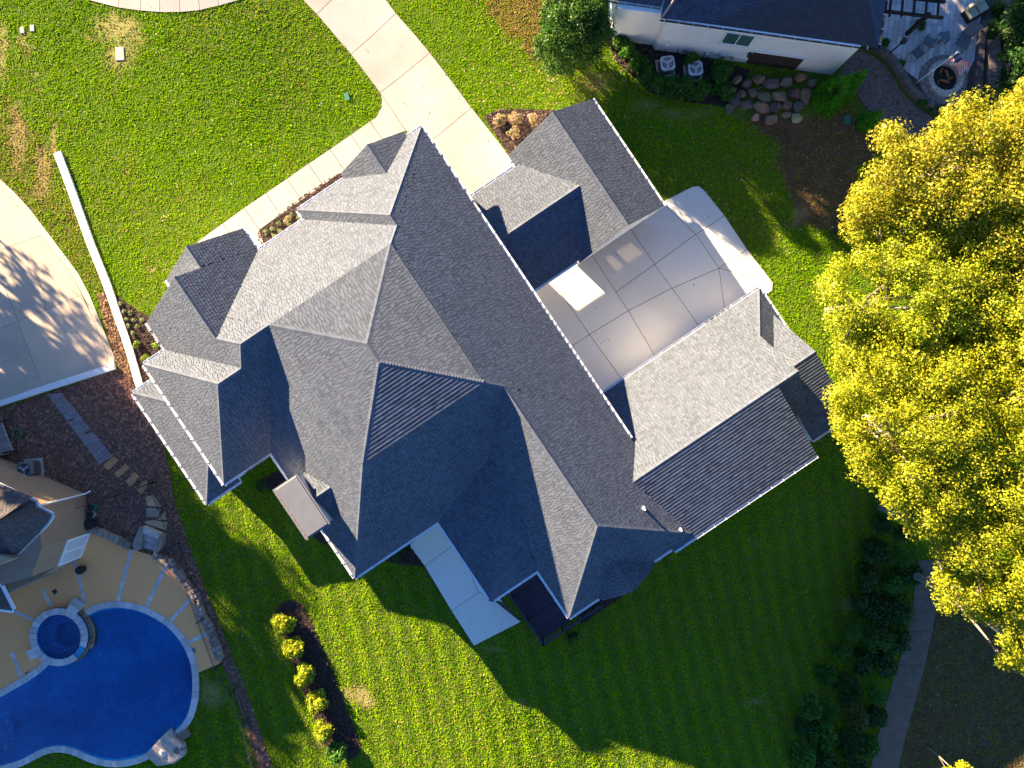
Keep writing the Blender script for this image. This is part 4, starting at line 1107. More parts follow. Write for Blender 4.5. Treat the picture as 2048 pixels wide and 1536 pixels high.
# air conditioner, pots, hose and planting by the tan house
def ac_unit(px, py, zg, label, ang, col='metal_grey', s=0.85, hh=0.85):
    g = G(px, py); t = thing('air_conditioner', label, 'air conditioner', (g.x, g.y, zg))
    mm = MB(); mm.box((g.x, g.y, zg-.05), s+.25, s+.25, .13, ang); mm.build('pad', 'concrete_old', t)
    mm = MB(); ca, sa = math.cos(ang), math.sin(ang); cs = s/2; b = s*0.16
    q = [(-cs+b, -cs), (cs-b, -cs), (cs, -cs+b), (cs, cs-b), (cs-b, cs), (-cs+b, cs), (-cs, cs-b), (-cs, -cs+b)]
    mm.prism([(g.x+x*ca-y*sa, g.y+x*sa+y*ca) for x, y in q], zg+.08, zg+hh, bevel=.03); body = mm.build('casing', col, t)
    lv = MB()
    for k in range(7): lv.prism([(g.x+(x*1.012)*ca-(y*1.012)*sa, g.y+(x*1.012)*sa+(y*1.012)*ca) for x, y in q], zg+.15+k*.09, zg+.19+k*.09)
    lv.build('louvre', 'metal_dark', body)
    mm = MB(); n_ = 28; rr = s*.40
    mm.disc((g.x, g.y, zg+hh-.01), rr, n_, z1=zg+hh+.006); mm.build('fan_well', 'metal_dark', t)
    mm = MB()
    for r_ in (rr, rr*.72, rr*.45):
        mm.tube([(g.x+r_*math.cos(2*math.pi*k/24), g.y+r_*math.sin(2*math.pi*k/24), zg+hh+.03) for k in range(25)], .012, 5)
    for k in range(12):
        a_ = 2*math.pi*k/12; mm.tube([(g.x, g.y, zg+hh+.05), (g.x+rr*math.cos(a_), g.y+rr*math.sin(a_), zg+hh+.03)], .008, 4)
    mm.build('guard', col, t)
    mm = MB()
    for k in range(3):
        a_ = 2*math.pi*k/3+.7; q0 = [(.05, -.04), (rr*.9, -.13), (rr*.92, .05), (.05, .06)]
        mm.poly([(g.x+x*math.cos(a_)-y*math.sin(a_), g.y+x*math.sin(a_)+y*math.cos(a_), zg+hh+.012+.01*(i > 1)) for i, (x, y) in enumerate(q0)])
    mm.disc((g.x, g.y, zg+hh+.01), .09, 12, z1=zg+hh+.06); mm.build('fan', 'metal_light', t)
    return t
ac_unit(70, 935, ZP, 'grey air conditioner standing on the dark soil by the tan house', 0.1, 'metal_grey', 0.9, 1.0)
def pot(px, py, zg, r, hh, label, mname):
    g = G(px, py); t = thing('plant_pot', label, 'pot', (g.x, g.y, zg)); n_ = 16
    mm = MB(); mm.tube([(g.x, g.y, zg), (g.x, g.y, zg+hh*.6), (g.x, g.y, zg+hh)], [r*.7, r, r*.95], n_); mm.build('pot_body', mname, t)
    mm = MB(); mm.disc((g.x, g.y, zg+hh), r*.85, n_, z1=zg+hh+.02); mm.build('lid', 'metal_dark' if mname != 'metal_dark' else 'mulch', t)
pot(170, 1136, ZP+.11, .27, .5, 'black round pot standing on the tan pool deck', 'metal_dark')
pot(187, 1046, ZP, .34, .6, 'black covered kettle grill at the end of the stone kerb', 'metal_dark')
pot(188, 1027, ZP, .26, .4, 'tan stone pot against the tan wall', 'stone')
pot(192, 1013, ZP, .22, .5, 'dark green bin behind the tan pot', 'box_green')
# raised deck corner with hose
t = thing('side_deck', 'small dark raised deck at the left picture edge', 'deck', (*G(-20, 880)[:2], ZP)); q = gxy([(-80, 842), (10, 838), (36, 905), (-80, 930)])
for k in range(12):
    y0 = k/12; y1 = (k+.9)/12; a0, a1, a2, a3 = [Vector(p) for p in q]
    mm = MB(); mm.prism([tuple(a0.lerp(a3, y0)), tuple(a1.lerp(a2, y0)), tuple(a1.lerp(a2, y1)), tuple(a0.lerp(a3, y1))], ZP+.3, ZP+.42, (random.uniform(.7, 1),)*3); mm.build('deck_board', 'wood_grey', t)
for x, y in ((12, 842), (34, 902)):
    g = G(x, y); mm = MB(); mm.box((g.x, g.y, ZP-.1), .12, .12, 1.3); mm.build('post', 'wood_dark', t)
g = G(38, 865); mm = MB()
for k in range(7):
    r_ = .24+.03*(k % 3); mm.tube([(g.x+r_*math.cos(a)+.03*k % .07, g.y+r_*math.sin(a), ZP+.1+.03*k) for a in np.linspace(0, 6.5, 24)], .018, 5)
tag(mm.build('garden_hose', 'rubber_green', None, origin=(g.x, g.y, ZP)), 'coiled pale green garden hose beside the small deck', 'hose')

# ------------------------------------------------------------------ neighbour's white house at the top right
ZN = -2.9; ZW = 0.93
wh = thing('white_house', 'white stucco house with dark blue shingle roof at the top edge', 'house', G(1480, 60))
fb = gxy([(1217, 79), (1303, 90), (1309, 100), (1663, 150), (1700, -150), (1217, -150)]); NOGRASS.append(fb)
m = MB(); m.prism(fb, ZN-.3, ZW); m.build('wall', 'stucco_white', wh)
def wfaces(t_, name, seed):
    mb = MB(); sh = MB(); mb.poly([p-Vector((0, 0, .02)) for p in t_]); shingle_face(sh, [tuple(p) for p in t_], lambda p: p.y < 27, .16, .26, seed); r = mb.build(name, 'roof_deck', wh)
    tag(sh.build('shingles', 'shingle_neighbour', r), kind='stuff'); return r
e0, e1, e2 = P(1321, 36, ZW), P(1756, 96, ZW), P(1790, -110, ZW); r0_, r1_ = P(1365, -150, 3.6), P(1712, -120, 3.6)
ro = wfaces([e0, e1, r1_, r0_], 'roof', 41); wfaces([e1, e2, r1_], 'roof_hip', 42)
f0, f1 = P(1216, -2, ZW+.1), P(1322, 13, ZW+.1); wfaces([f0, f1, P(1345, -80, 2.6), P(1220, -100, 2.6)], 'low_roof', 43)
def wgutter(p, q, nm='gutter', ticks=True):
    d = (q-p).normalized(); nr = Vector((d.y, -d.x, 0)); mm = MB()
    mm.add([p-Vector((0, 0, .14)), q-Vector((0, 0, .14)), q+nr*.12-Vector((0, 0, .14)), p+nr*.12-Vector((0, 0, .14)), p+nr*.13, q+nr*.13], [[0, 1, 2, 3], [3, 2, 5, 4]])
    mm.build(nm, 'metal_dark', ro)
    L = (q-p).length; k = int(L/.95)
    for j in range(k+1):
        c = p+d*(L*(j+.3)/(k+1))+nr*.06; mm = MB(); mm.box((c.x, c.y, c.z-.03), .05, .2, .04, math.atan2(d.y, d.x)); mm.build('gutter_strap', 'gutter_white', ro)
wgutter(e0, e1); wgutter(f0, f1); wgutter(e1, e2)
mm = MB(); a_ = P(1324, 34, ZW+.05); b_3 = P(1352, -6, ZW+.9); mm.tube([a_, b_3], .07, 6); mm.build('rake_board', 'stone', ro)
A, B = Vector(fb[2]), Vector(fb[3]); D = (B-A).normalized(); NR = Vector((D.y, -D.x)); L = (B-A).length
def onwall(s0, s1, z0, z1, t, name, mname, parent=wh, t0=0.0):
    p0, p1 = A+D*s0+NR*t0, A+D*s1+NR*t0; mm = MB(); mm.prism([tuple(p0), tuple(p1), tuple(p1+NR*t), tuple(p0+NR*t)], z0, z1); return mm.build(name, mname, parent)
s_at = lambda px, py, z: (Vector(P(px, py, z)[:2])-A).dot(D)
w0, w1 = s_at(1452, 70, .2), s_at(1506, 76, .2)
fr = onwall(w0-.08, w1+.08, -.75, .55, .06, 'window', 'white_paint'); onwall(w0, (w0+w1)/2-.04, -.67, .5, .08, 'pane', 'glass_green', fr); onwall((w0+w1)/2+.04, w1, -.67, .5, .08, 'pane', 'glass_green', fr); onwall(w0-.12, w1+.12, -.83, -.75, .14, 'sill', 'white_paint', fr)
d0, d1 = s_at(1500, 128, -1.8), s_at(1600, 143, -1.8)
onwall(d0, d1, ZN+.1, -1.2, .05, 'garage_door', 'wood_dark'); onwall(d0-.1, d1+.1, -1.2, -1.08, .12, 'lintel', 'stucco_white')
for px, py in ((1497, 118), (1335, 88)):
    s = s_at(px, py, -1.7); onwall(s-.09, s+.09, -1.85, -1.45, .2, 'wall_lamp', 'metal_dark' if px > 1400 else 'white_paint')
for px, w in ((1365, .2), (1372, .15), (1412, .25), (1440, .35), (1464, .12)):
    s = s_at(px, 105, -2.3); onwall(s, s+w, -2.45, -2.45+w, .14, 'meter_box', 'metal_light' if w > .2 else 'metal_grey')
mm = MB()
for px in (1355, 1410, 1418):
    s = s_at(px, 105, -2.4); p = A+D*s+NR*.06; mm.tube([(p.x, p.y, ZN), (p.x, p.y, -2.2)], .025, 6)
mm.build('conduit', 'metal_dark', wh)
ac_unit(1330, 137, ZN, 'left of the two white-topped air conditioners behind the clipped hedge', 0.15, 'metal_light', 0.95, .8)
ac_unit(1385, 147, ZN, 'right air conditioner, half hidden by a shrub, below the white wall', 0.1, 'metal_light', 0.95, .8)

# boulder bank below the white house
bo_px = [(1470, 165, 11, 8), (1490, 172, 12, 9), (1512, 164, 15, 10), (1540, 172, 17, 12), (1568, 168, 13, 10), (1595, 160, 12, 9), (1462, 185, 8, 7), (1478, 192, 10, 8), (1500, 190, 13, 9), (1525, 196, 15, 11), (1556, 195, 16, 11), (1585, 190, 14, 12), (1608, 195, 12, 17),
         (1468, 205, 11, 12), (1492, 212, 16, 10), (1520, 218, 18, 11), (1550, 215, 14, 9), (1572, 213, 12, 10), (1594, 216, 12, 11), (1510, 236, 10, 8), (1540, 240, 15, 11), (1545, 222, 10, 7), (1590, 238, 13, 9), (1458, 218, 9, 11), (1620, 170, 10, 8), (1570, 232, 10, 7)]
ORD = 'first second third fourth fifth sixth seventh eighth ninth tenth'.split()
words = ['rust-brown', 'dark grey', 'tan', 'brown', 'grey-brown']
cols = [(.72, .52, .34), (.36, .33, .30), (1.0, .86, .66), (.50, .39, .29), (.46, .40, .34)]
for i, (x, y, rx, ry) in enumerate(bo_px):
    g = G(x, y); ci = [0, 1, 3, 1, 4][i % 5] if i not in (19, 20, 22) else 2; k = 45.9/F; mm = MB()
    if i in (0, 15, 20): ci = 0
    rock(mm, (g.x, g.y, g.z+.1+max(0, (215-y))*.004), rx*k*1.1, ry*k*1.1, .38, 100+i, random.uniform(-.5, .5), tuple(c*random.uniform(.85, 1.15) for c in cols[ci]))
    row = 0 if y < 180 else 1 if y < 200 else 2 if y < 226 else 3
    mates = sorted(q[0] for q in bo_px if (0 if q[1] < 180 else 1 if q[1] < 200 else 2 if q[1] < 226 else 3) == row); od = ORD[mates.index(x)]
    tag(mm.build('boulder', 'stone', None, origin=g), '%s boulder, %s from the left in the %s row of the rock bank' % (words[ci], od, ('top', 'second', 'third', 'bottom')[row]), 'boulder', 'boulders in the bank below the white house')
NOGRASS.append(gxy([(1452, 150), (1500, 150), (1640, 150), (1625, 230), (1600, 258), (1540, 255), (1460, 232)]))

# ------------------------------------------------------------------ patio with fire pit, top right
pt_poly = gxy([(1752, 95), (1778, -60), (2000, -60), (1985, 40), (1952, 110), (1945, 170), (1925, 205), (1890, 214), (1850, 195), (1815, 160), (1790, 125)])
NOGRASS.append(gxy([(1690, 60), (1790, -60), (2060, -60), (2030, 200), (1900, 260), (1850, 280), (1760, 250), (1700, 210), (1715, 130)]))
patio = struct('stone_patio')
drape('patio_bed', pt_poly, 0.04, 'joint', patio, thick=.1)
ang = math.radians(83); ca, sa = math.cos(ang), math.sin(ang); cx, cyy = G(1870, 80)[:2]
for i in range(-14, 15):
    off = random.uniform(0, 1.2); j = -9.0+off
    while j < 9:
        Lp = random.choice((.9, 1.2, 1.5)); a0, b0_ = i*.36, j; j += Lp
        q = [(a0+.012, b0_+.012), (a0+.348, b0_+.012), (a0+.348, b0_+Lp-.012), (a0+.012, b0_+Lp-.012)]
        q = [(cx+y*ca-x*sa, cyy+y*sa+x*ca) for x, y in q]
        q = clip_convex(q, pt_poly)
        if len(q) < 3 or abs(area(q)) < .03: continue
        c = random.uniform(.8, 1.2); mm = MB(); mm.prism(q, ZN-.02, ZN+.06+random.uniform(-.003, .003), (c, c*.98, c*1.02)); mm.build('patio_plank', 'coping', patio)
# dark curved paver path
pL = smooth_px([(1712, 98), (1758, 120), (1785, 152), (1803, 184), (1838, 216), (1872, 242)], False, 5); pR = smooth_px([(1665, 165), (1705, 175), (1722, 205), (1750, 232), (1800, 268), (1850, 300)], False, 5)
path = struct('paver_path'); px_poly = gxy(pL+pR[::-1]); drape('path_bed', px_poly, .03, 'mulch', path, thick=.08)
pv = MB()
for i in range(len(pL)-1):
    for s in range(16):
        for h_ in range(2):
            t0, t1 = s/16+.004, (s+1)/16-.004; u0_, u1_ = (h_/2+.01+(.2 if s % 2 else 0)) % 1, 0
            def pp(t, w):
                a_ = Vector(pL[i]).lerp(Vector(pL[i+1]), w); b_ = Vector(pR[i]).lerp(Vector(pR[i+1]), w); return a_.lerp(b_, t)
            w0_, w1_ = h_*.5+.02, h_*.5+.48
            q = gxy([tuple(pp(t0, w0_)), tuple(pp(t1, w0_)), tuple(pp(t1, w1_)), tuple(pp(t0, w1_))])
            c = random.uniform(.35, .62); pv.prism(q, ZN-.02, ZN+.055+random.uniform(-.004, .004), (c*1.05, c*.93, c*.9))
tag(pv.build('path_pavers', 'stone', path), kind='stuff')
# curved seat wall beside the patio
def curved_wall(px, w, hh, name, label, cat, step=.38, col=(.42, .4, .42)):
    pts = resample(gxy(smooth_px(px, False, 5)), step, False); t = thing(name, label, cat, (*pts[len(pts)//2], ZN))
    for i in range(len(pts)-1):
        a_, b_ = pts[i], pts[i+1]; d = (b_-a_).normalized(); n_ = Vector((-d.y, d.x)); c = random.uniform(.8, 1.2); mm = MB()
        mm.prism([tuple(a_+d*.006-n_*w/2), tuple(b_-d*.006-n_*w/2), tuple(b_-d*.006+n_*w/2), tuple(a_+d*.006+n_*w/2)], ZN-.1, ZN+hh, tuple(k*c for k in col), bevel=.02); mm.build('wall_block', 'stone', t)
curved_wall([(1745, 96), (1775, 118), (1798, 150), (1815, 180), (1845, 205), (1880, 228)], .38, .5, 'garden_wall', 'low curving grey block wall between paver path and patio', 'wall')
curved_wall([(1962, 48), (1956, 95), (1952, 150), (1948, 190), (1930, 220)], .42, .45, 'seat_wall', 'dark grey curving seat wall on the right of the patio', 'wall', col=(.3, .3, .36))
curved_wall([(1978, 85), (1982, 130), (1980, 180)], .8, .5, 'stone_bench', 'grey flat-topped stone bench outside the seat wall', 'bench', .5, (.55, .52, .54))
curved_wall([(2004, 0), (2003, 80), (2004, 170)], .2, .7, 'border_wall', 'narrow brown border wall along the dark hedge', 'wall', .5, (.6, .5, .42))
# fire pit: step ring, wall ring, logs
g = G(1884, 160); fp = thing('fire_pit', 'round grey block fire pit with a stepped rim and logs inside', 'fire pit', (g.x, g.y, ZN)); kk = 45.9/F
def ringpieces(r0, r1, z0, z1, n_, name, col, jit=.12):
    for j in range(n_):
        a0, a1 = 2*math.pi*j/n_+.01, 2*math.pi*(j+1)/n_-.01
        q = [(g.x+r1*math.cos(a0), g.y+r1*math.sin(a0)), (g.x+r1*math.cos(a1), g.y+r1*math.sin(a1)), (g.x+r0*math.cos(a1), g.y+r0*math.sin(a1)), (g.x+r0*math.cos(a0), g.y+r0*math.sin(a0))]
        c = random.uniform(1-jit, 1+jit); mm = MB(); mm.prism(q, z0, z1, tuple(k*c for k in col), bevel=.015); mm.build(name, 'stone', fp)
ringpieces(36*kk, 48*kk, ZN, ZN+.2, 26, 'step_block', (.75, .74, .78)); ringpieces(26*kk, 36*kk, ZN, ZN+.5, 22, 'rim_block', (1.5, 1.45, 1.45))
mm = MB(); mm.disc((g.x, g.y, ZN+.06), 26*kk, 24, z1=ZN+.14); mm.build('ash_bed', 'mulch', fp)
for (x, y, l, a_, r_) in ((1890, 150, .5, 2.0, .07), (1884, 165, .62, -.3, .08), (1878, 145, .32, 1.0, .06), (1896, 160, .3, .4, .06), (1872, 168, .25, 1.8, .05)):
    p = G(x, y); mm = MB(); mm.tube([(p.x-l/2*math.cos(a_), p.y-l/2*math.sin(a_), ZN+.2), (p.x+l/2*math.cos(a_), p.y+l/2*math.sin(a_), ZN+.24)], r_, 7, (1.3, .95, .6)); mm.build('log', 'terracotta', fp)
# flagpole with flag
g = G(1832, 166); fl_ = thing('flagpole', 'white flagpole with a striped flag leaning over the fire pit', 'flagpole', (g.x, g.y, ZN))
mm = MB(); mm.tube([(g.x, g.y, ZN), (g.x, g.y, ZN+4.2)], [.045, .03], 10); mm.tube([(g.x, g.y, ZN+4.2), (g.x, g.y, ZN+4.3)], [.06, .05], 10); mm.build('pole', 'white_paint', fl_)
mm = MB(); NX, NY = 14, 13; FW, FH = 1.6, .95; da = math.radians(-28)
for i in range(NX):
    for j in range(NY):
        def fpnt(a_, b_):
            x = a_/NX*FW; y = b_/NY*FH; wv = .10*math.sin(x*6+y*2)+.05*math.sin(x*11)
            dr_ = .45*(x/FW)**1.5
            return (g.x+x*math.cos(da)*.8-wv*math.sin(da), g.y+x*math.sin(da)*.8+wv*math.cos(da), ZN+4.15-y-dr_)
        mi_ = 2 if (i < NX*.4 and j < 7) else (0 if j % 2 == 0 else 1)
        mm.poly([fpnt(i, j), fpnt(i+1, j), fpnt(i+1, j+1), fpnt(i, j+1)], mi=mi_)
mm.build('flag', ['flag_red', 'flag_white', 'flag_blue'], fl_)
st_ = MB()
for r_ in range(5):
    for c_ in range(6):
        x = .05+c_*.08; y = .05+r_*.08; wv = .10*math.sin(x*6+y*2)+.05*math.sin(x*11); q = Vector((g.x+x*math.cos(da)*.8-wv*math.sin(da), g.y+x*math.sin(da)*.8+wv*math.cos(da), ZN+4.15-y-.45*(x/FW)**1.5))
        st_.box((q.x, q.y, q.z-.012), .024, .06, .024, da)
st_.build('flag_star', 'flag_white', fl_)
# lamp posts
for px, py, lab in ((1772, 113, 'black garden lamp post by the corner of the white house'), (1876, 232, 'black garden lamp post at the lower end of the patio')):
    g = G(px, py); t = thing('lamp_post', lab, 'lamp', (g.x, g.y, ZN), 'garden lamp posts'); mm = MB(); mm.tube([(g.x, g.y, ZN), (g.x, g.y, ZN+.15), (g.x, g.y, ZN+1.75)], [.14, .06, .045], 8); mm.build('post', 'metal_dark', t)
    mm = MB(); mm.tube([(g.x, g.y, ZN+1.75), (g.x, g.y, ZN+1.85), (g.x, g.y, ZN+2.2), (g.x, g.y, ZN+2.32)], [.07, .13, .19, .03], 6); mm.build('lantern', 'metal_dark', t)
    mm = MB()
    for k in range(4): mm.box((g.x+.2*math.cos(k*1.57+.4), g.y+.2*math.sin(k*1.57+.4), ZN+2.0), .03, .03, .25)
    mm.build('lantern_arm', 'metal_dark', t)
# patio chairs
def chair(px, py, rot, label, nm='patio_chair', wd=.6, dp=.6, back=.55, mname='metal_grey'):
    g = G(px, py); t = thing(nm, label, 'chair', (g.x, g.y, ZN+.06), 'sling chairs round the fire pit'); ca_, sa_ = math.cos(rot), math.sin(rot)
    def L2(x, y, z): return (g.x+x*ca_-y*sa_, g.y+x*sa_+y*ca_, ZN+.06+z)
    mm = MB(); mm.add([L2(-wd/2, -dp/2, .4), L2(wd/2, -dp/2, .4), L2(wd/2, dp/2, .44), L2(-wd/2, dp/2, .44), L2(-wd/2, -dp/2, .37), L2(wd/2, -dp/2, .37), L2(wd/2, dp/2, .41), L2(-wd/2, dp/2, .41)], [[0, 1, 2, 3], [4, 5, 6, 7], [0, 1, 5, 4], [1, 2, 6, 5], [2, 3, 7, 6], [3, 0, 4, 7]]); mm.build('seat', mname, t)
    mm = MB(); mm.add([L2(-wd/2, -dp/2, .4), L2(wd/2, -dp/2, .4), L2(wd/2, -dp/2-back*.45, .4+back), L2(-wd/2, -dp/2-back*.45, .4+back), L2(-wd/2, -dp/2-.03, .4), L2(wd/2, -dp/2-.03, .4), L2(wd/2, -dp/2-back*.45-.03, .4+back), L2(-wd/2, -dp/2-back*.45-.03, .4+back)], [[0, 1, 2, 3], [4, 5, 6, 7], [0, 1, 5, 4], [1, 2, 6, 5], [2, 3, 7, 6], [3, 0, 4, 7]]); mm.build('backrest', mname, t)
    for x in (-wd/2, wd/2):
        for y in (-dp/2, dp/2): mm = MB(); mm.tube([L2(x, y, 0), L2(x, y, .42)], .018, 6); mm.build('leg', 'metal_dark', t)
        mm = MB(); mm.tube([L2(x, -dp/2-.1, .62), L2(x, dp/2, .62), L2(x, dp/2, .42)], .02, 6); mm.build('armrest', 'metal_dark', t)
chair(1828, 112, -0.9, 'dark sling chair on the patio nearest the garden wall')
chair(1850, 90, -0.5, 'grey sling chair between the lounger table and the fire pit')
chair(1918, 88, 2.6, 'reclined wide sling chair right of the small table', 'patio_lounger', .75, .95, .8)
g = G(1881, 80); t = thing('side_table', 'small dark square table on the patio above the fire pit', 'table', (g.x, g.y, ZN)); mm = MB(); mm.box((g.x, g.y, ZN+.5), .6, .6, .05, .15); mm.build('table_top', 'metal_grey', t)
for x in (-.25, .25):
    for y in (-.25, .25): mm = MB(); mm.box((g.x+x, g.y+y, ZN+.05), .05, .05, .45); mm.build('leg', 'metal_dark', t)
g = G(1945, 28); t = thing('cushioned_sofa', 'outdoor sofa with cream cushions at the top right of the patio', 'sofa', (g.x, g.y, ZN)); ra = .55
for (x, y, z, sx_, sy_, sz_, nm, mn) in ((0, 0, .05, 1.5, .85, .35, 'frame', 'wood_dark'), (-.38, .05, .4, .66, .7, .16, 'cushion', 'cushion'), (.38, .05, .4, .66, .7, .16, 'cushion', 'cushion'), (-.38, .42, .5, .64, .2, .45, 'back_cushion', 'cushion'), (.38, .42, .5, .64, .2, .45, 'back_cushion', 'cushion')):
    mm = MB(); mm.prism([(g.x+(x+a_)*math.cos(ra)-(y+b_)*math.sin(ra), g.y+(x+a_)*math.sin(ra)+(y+b_)*math.cos(ra)) for a_, b_ in ((-sx_/2, -sy_/2), (sx_/2, -sy_/2), (sx_/2, sy_/2), (-sx_/2, sy_/2))], ZN+z, ZN+z+sz_, bevel=.04); mm.build(nm, mn, t)
# pergola at the top edge
g = G(1790, 20); t = thing('pergola', 'dark timber pergola over the patio at the top edge', 'pergola', G(1812, 70)); zt = ZN+2.6
for a_, b_ in (((1765, 22), (1885, 36)), ((1770, -10), (1890, 4)), ((1772, -45), (1894, -30))):
    mm = MB(); p, q = P(*a_, zt), P(*b_, zt); mm.prism([(p.x, p.y-.07), (q.x, q.y-.07), (q.x, q.y+.07), (p.x, p.y+.07)], zt-.1, zt+.1); mm.build('beam', 'wood_dark', t)
for k in range(5):
    x = 1778+k*24; mm = MB(); p, q = P(x, 34, zt+.12), P(x+8, -60, zt+.12); mm.prism([(p.x-.05, p.y), (p.x+.05, p.y), (q.x+.05, q.y), (q.x-.05, q.y)], zt+.1, zt+.24); mm.build('rafter', 'wood_dark', t)
for px, py in ((1812, 69), (1735+60, -40)):
    g = G(px, py); mm = MB(); mm.box((g.x, g.y, ZN), .22, .22, 2.55); mm.build('post', 'wood_dark', t)
# little utility lids in the lawns
for px, py, w, l, a_, mn, lab, dzz in ((45, 61, .28, .42, .1, 'concrete', 'left of two small pale utility lids in the front lawn', .06), (65, 57, .28, .42, .05, 'concrete', 'right of two small pale utility lids in the front lawn', .06),
        (240, 108, .55, .85, .05, 'concrete', 'pale rectangular concrete utility lid in the dug patch of lawn', .05), (694, 194, .3, .5, .3, 'box_green', 'green utility box lid in the lawn near the driveway bend', .09), (1694, 240, .42, .6, .1, 'box_green', 'green utility box lid in the brown grass below the conifers', .09)):
    g = G(px, py); mm = MB(); ca_, sa_ = math.cos(a_), math.sin(a_)
    q = [(g.x+x*ca_-y*sa_, g.y+x*sa_+y*ca_) for x, y in ((-w/2, -l/2), (w/2, -l/2), (w/2, l/2), (-w/2, l/2))]; mm.prism(q, g.z-.1, g.z+dzz, bevel=.02)
    tag(mm.build('utility_lid', mn, None, origin=g), lab, 'utility lid'); NOGRASS.append(q)

# ------------------------------------------------------------------ rear deck with railing
dk_ = thing('rear_deck', 'dark stained raised deck with solid railing behind the house', 'deck', G(1085, 1225)); DZ = 0.1
dq = [Vector(P(*p, DZ)[:2]) for p in ((1008, 1192), (1078, 1142), (1178, 1232), (1084, 1296))]
NOGRASS.append([tuple(p) for p in dq])
dq[1] = Vector(uvw(-4.75, 9.4)); dq[0] = Vector(uvw(-7.4, 9.4)); ua = Vector((UX, UY)); va = Vector((VX, VY))
D0 = uvw(-7.3, 9.3); Ud, Vd = 4.35, 4.95
nb = 34
for k in range(nb):
    p = Vector(D0)+va*(Vd*k/nb+.006); q = Vector(D0)+va*(Vd*(k+1)/nb-.006); c = random.uniform(.8, 1.2); mm = MB()
    mm.prism([tuple(p), tuple(p+ua*Ud), tuple(q+ua*Ud), tuple(q)], DZ-.04, DZ, (c, c, c*1.05)); mm.build('deck_board', 'deck_board', dk_)
for (a_, b_) in (((0, 0), (0, Vd)), ((0, Vd), (Ud, Vd))):
    p, q = Vector(D0)+ua*a_[0]+va*a_[1], Vector(D0)+ua*b_[0]+va*b_[1]; d = (q-p).normalized(); n_ = Vector((-d.y, d.x))
    mm = MB(); mm.prism([tuple(p-n_*.03), tuple(q-n_*.03), tuple(q+n_*.03), tuple(p+n_*.03)], DZ-1.6, DZ-.05); mm.build('skirt_board', 'deck_board', dk_)
    mm = MB(); mm.prism([tuple(p-n_*.07), tuple(q-n_*.07), tuple(q+n_*.07), tuple(p+n_*.07)], DZ+.95, DZ+1.0); mm.build('rail_cap', 'deck_board', dk_)
    L_ = (q-p).length; k = int(L_/.13)
    bl_ = MB()
    for j in range(k): c = p+d*(L_*(j+.5)/k); bl_.box((c.x, c.y, DZ), .04, .04, .95)
    tag(bl_.build('balusters', 'deck_board', dk_), kind='stuff')
    for j in range(4): c = p+d*(L_*j/3); mm = MB(); mm.box((c.x, c.y, DZ-1.8), .11, .11, 2.85); mm.build('post', 'deck_board', dk_)

# ------------------------------------------------------------------ foliage
def leaves(centers, radii, n, size, base, var, seed=1, up=0.55, squash=0.75, pal=None, shell=0.5):
    r = np.random.default_rng(seed); centers = np.asarray(centers, float); radii = np.asarray(radii, float); K = len(centers)
    ci = r.integers(0, K, n) if radii.std() < 1e-6 else r.choice(K, n, p=radii**2/np.sum(radii**2))
    d = r.normal(size=(n, 3)); d /= np.linalg.norm(d, axis=1)[:, None]
    rad = radii[ci]*r.random(n)**shell
    pos = centers[ci] + d*rad[:, None]*np.array([1, 1, squash])
    nr = d*0.6 + np.array([0, 0, up]) + r.normal(size=(n, 3))*0.55; nr /= np.linalg.norm(nr, axis=1)[:, None]
    t = np.cross(nr, r.normal(size=(n, 3))); t /= np.linalg.norm(t, axis=1)[:, None]; b = np.cross(nr, t)
    l = size*r.uniform(.6, 1.35, n)[:, None]; w = l*r.uniform(.45, .75, n)[:, None]
    V = np.stack([pos-t*l*.5, pos+b*w*.5+t*l*.05+nr*l*.08, pos+t*l*.5, pos-b*w*.5+t*l*.05+nr*l*.08], 1).reshape(-1, 3)
    cl = r.normal(size=K)[ci]; lf = r.normal(size=n)
    if pal is not None:
        pal = np.asarray(pal); k = np.clip((r.random(K)[ci]*.3+r.random(n)*.7)*len(pal), 0, len(pal)-1e-3).astype(int); col = pal[k]
    else: col = np.tile(np.asarray(base, float), (n, 1))
    col = col*(1+var*(.3*cl+.7*lf))[:, None]; col = np.clip(col, .004, .9)
    return V, np.arange(4*n).reshape(n, 4), np.repeat(col, 4, 0)
SPARSE = {}
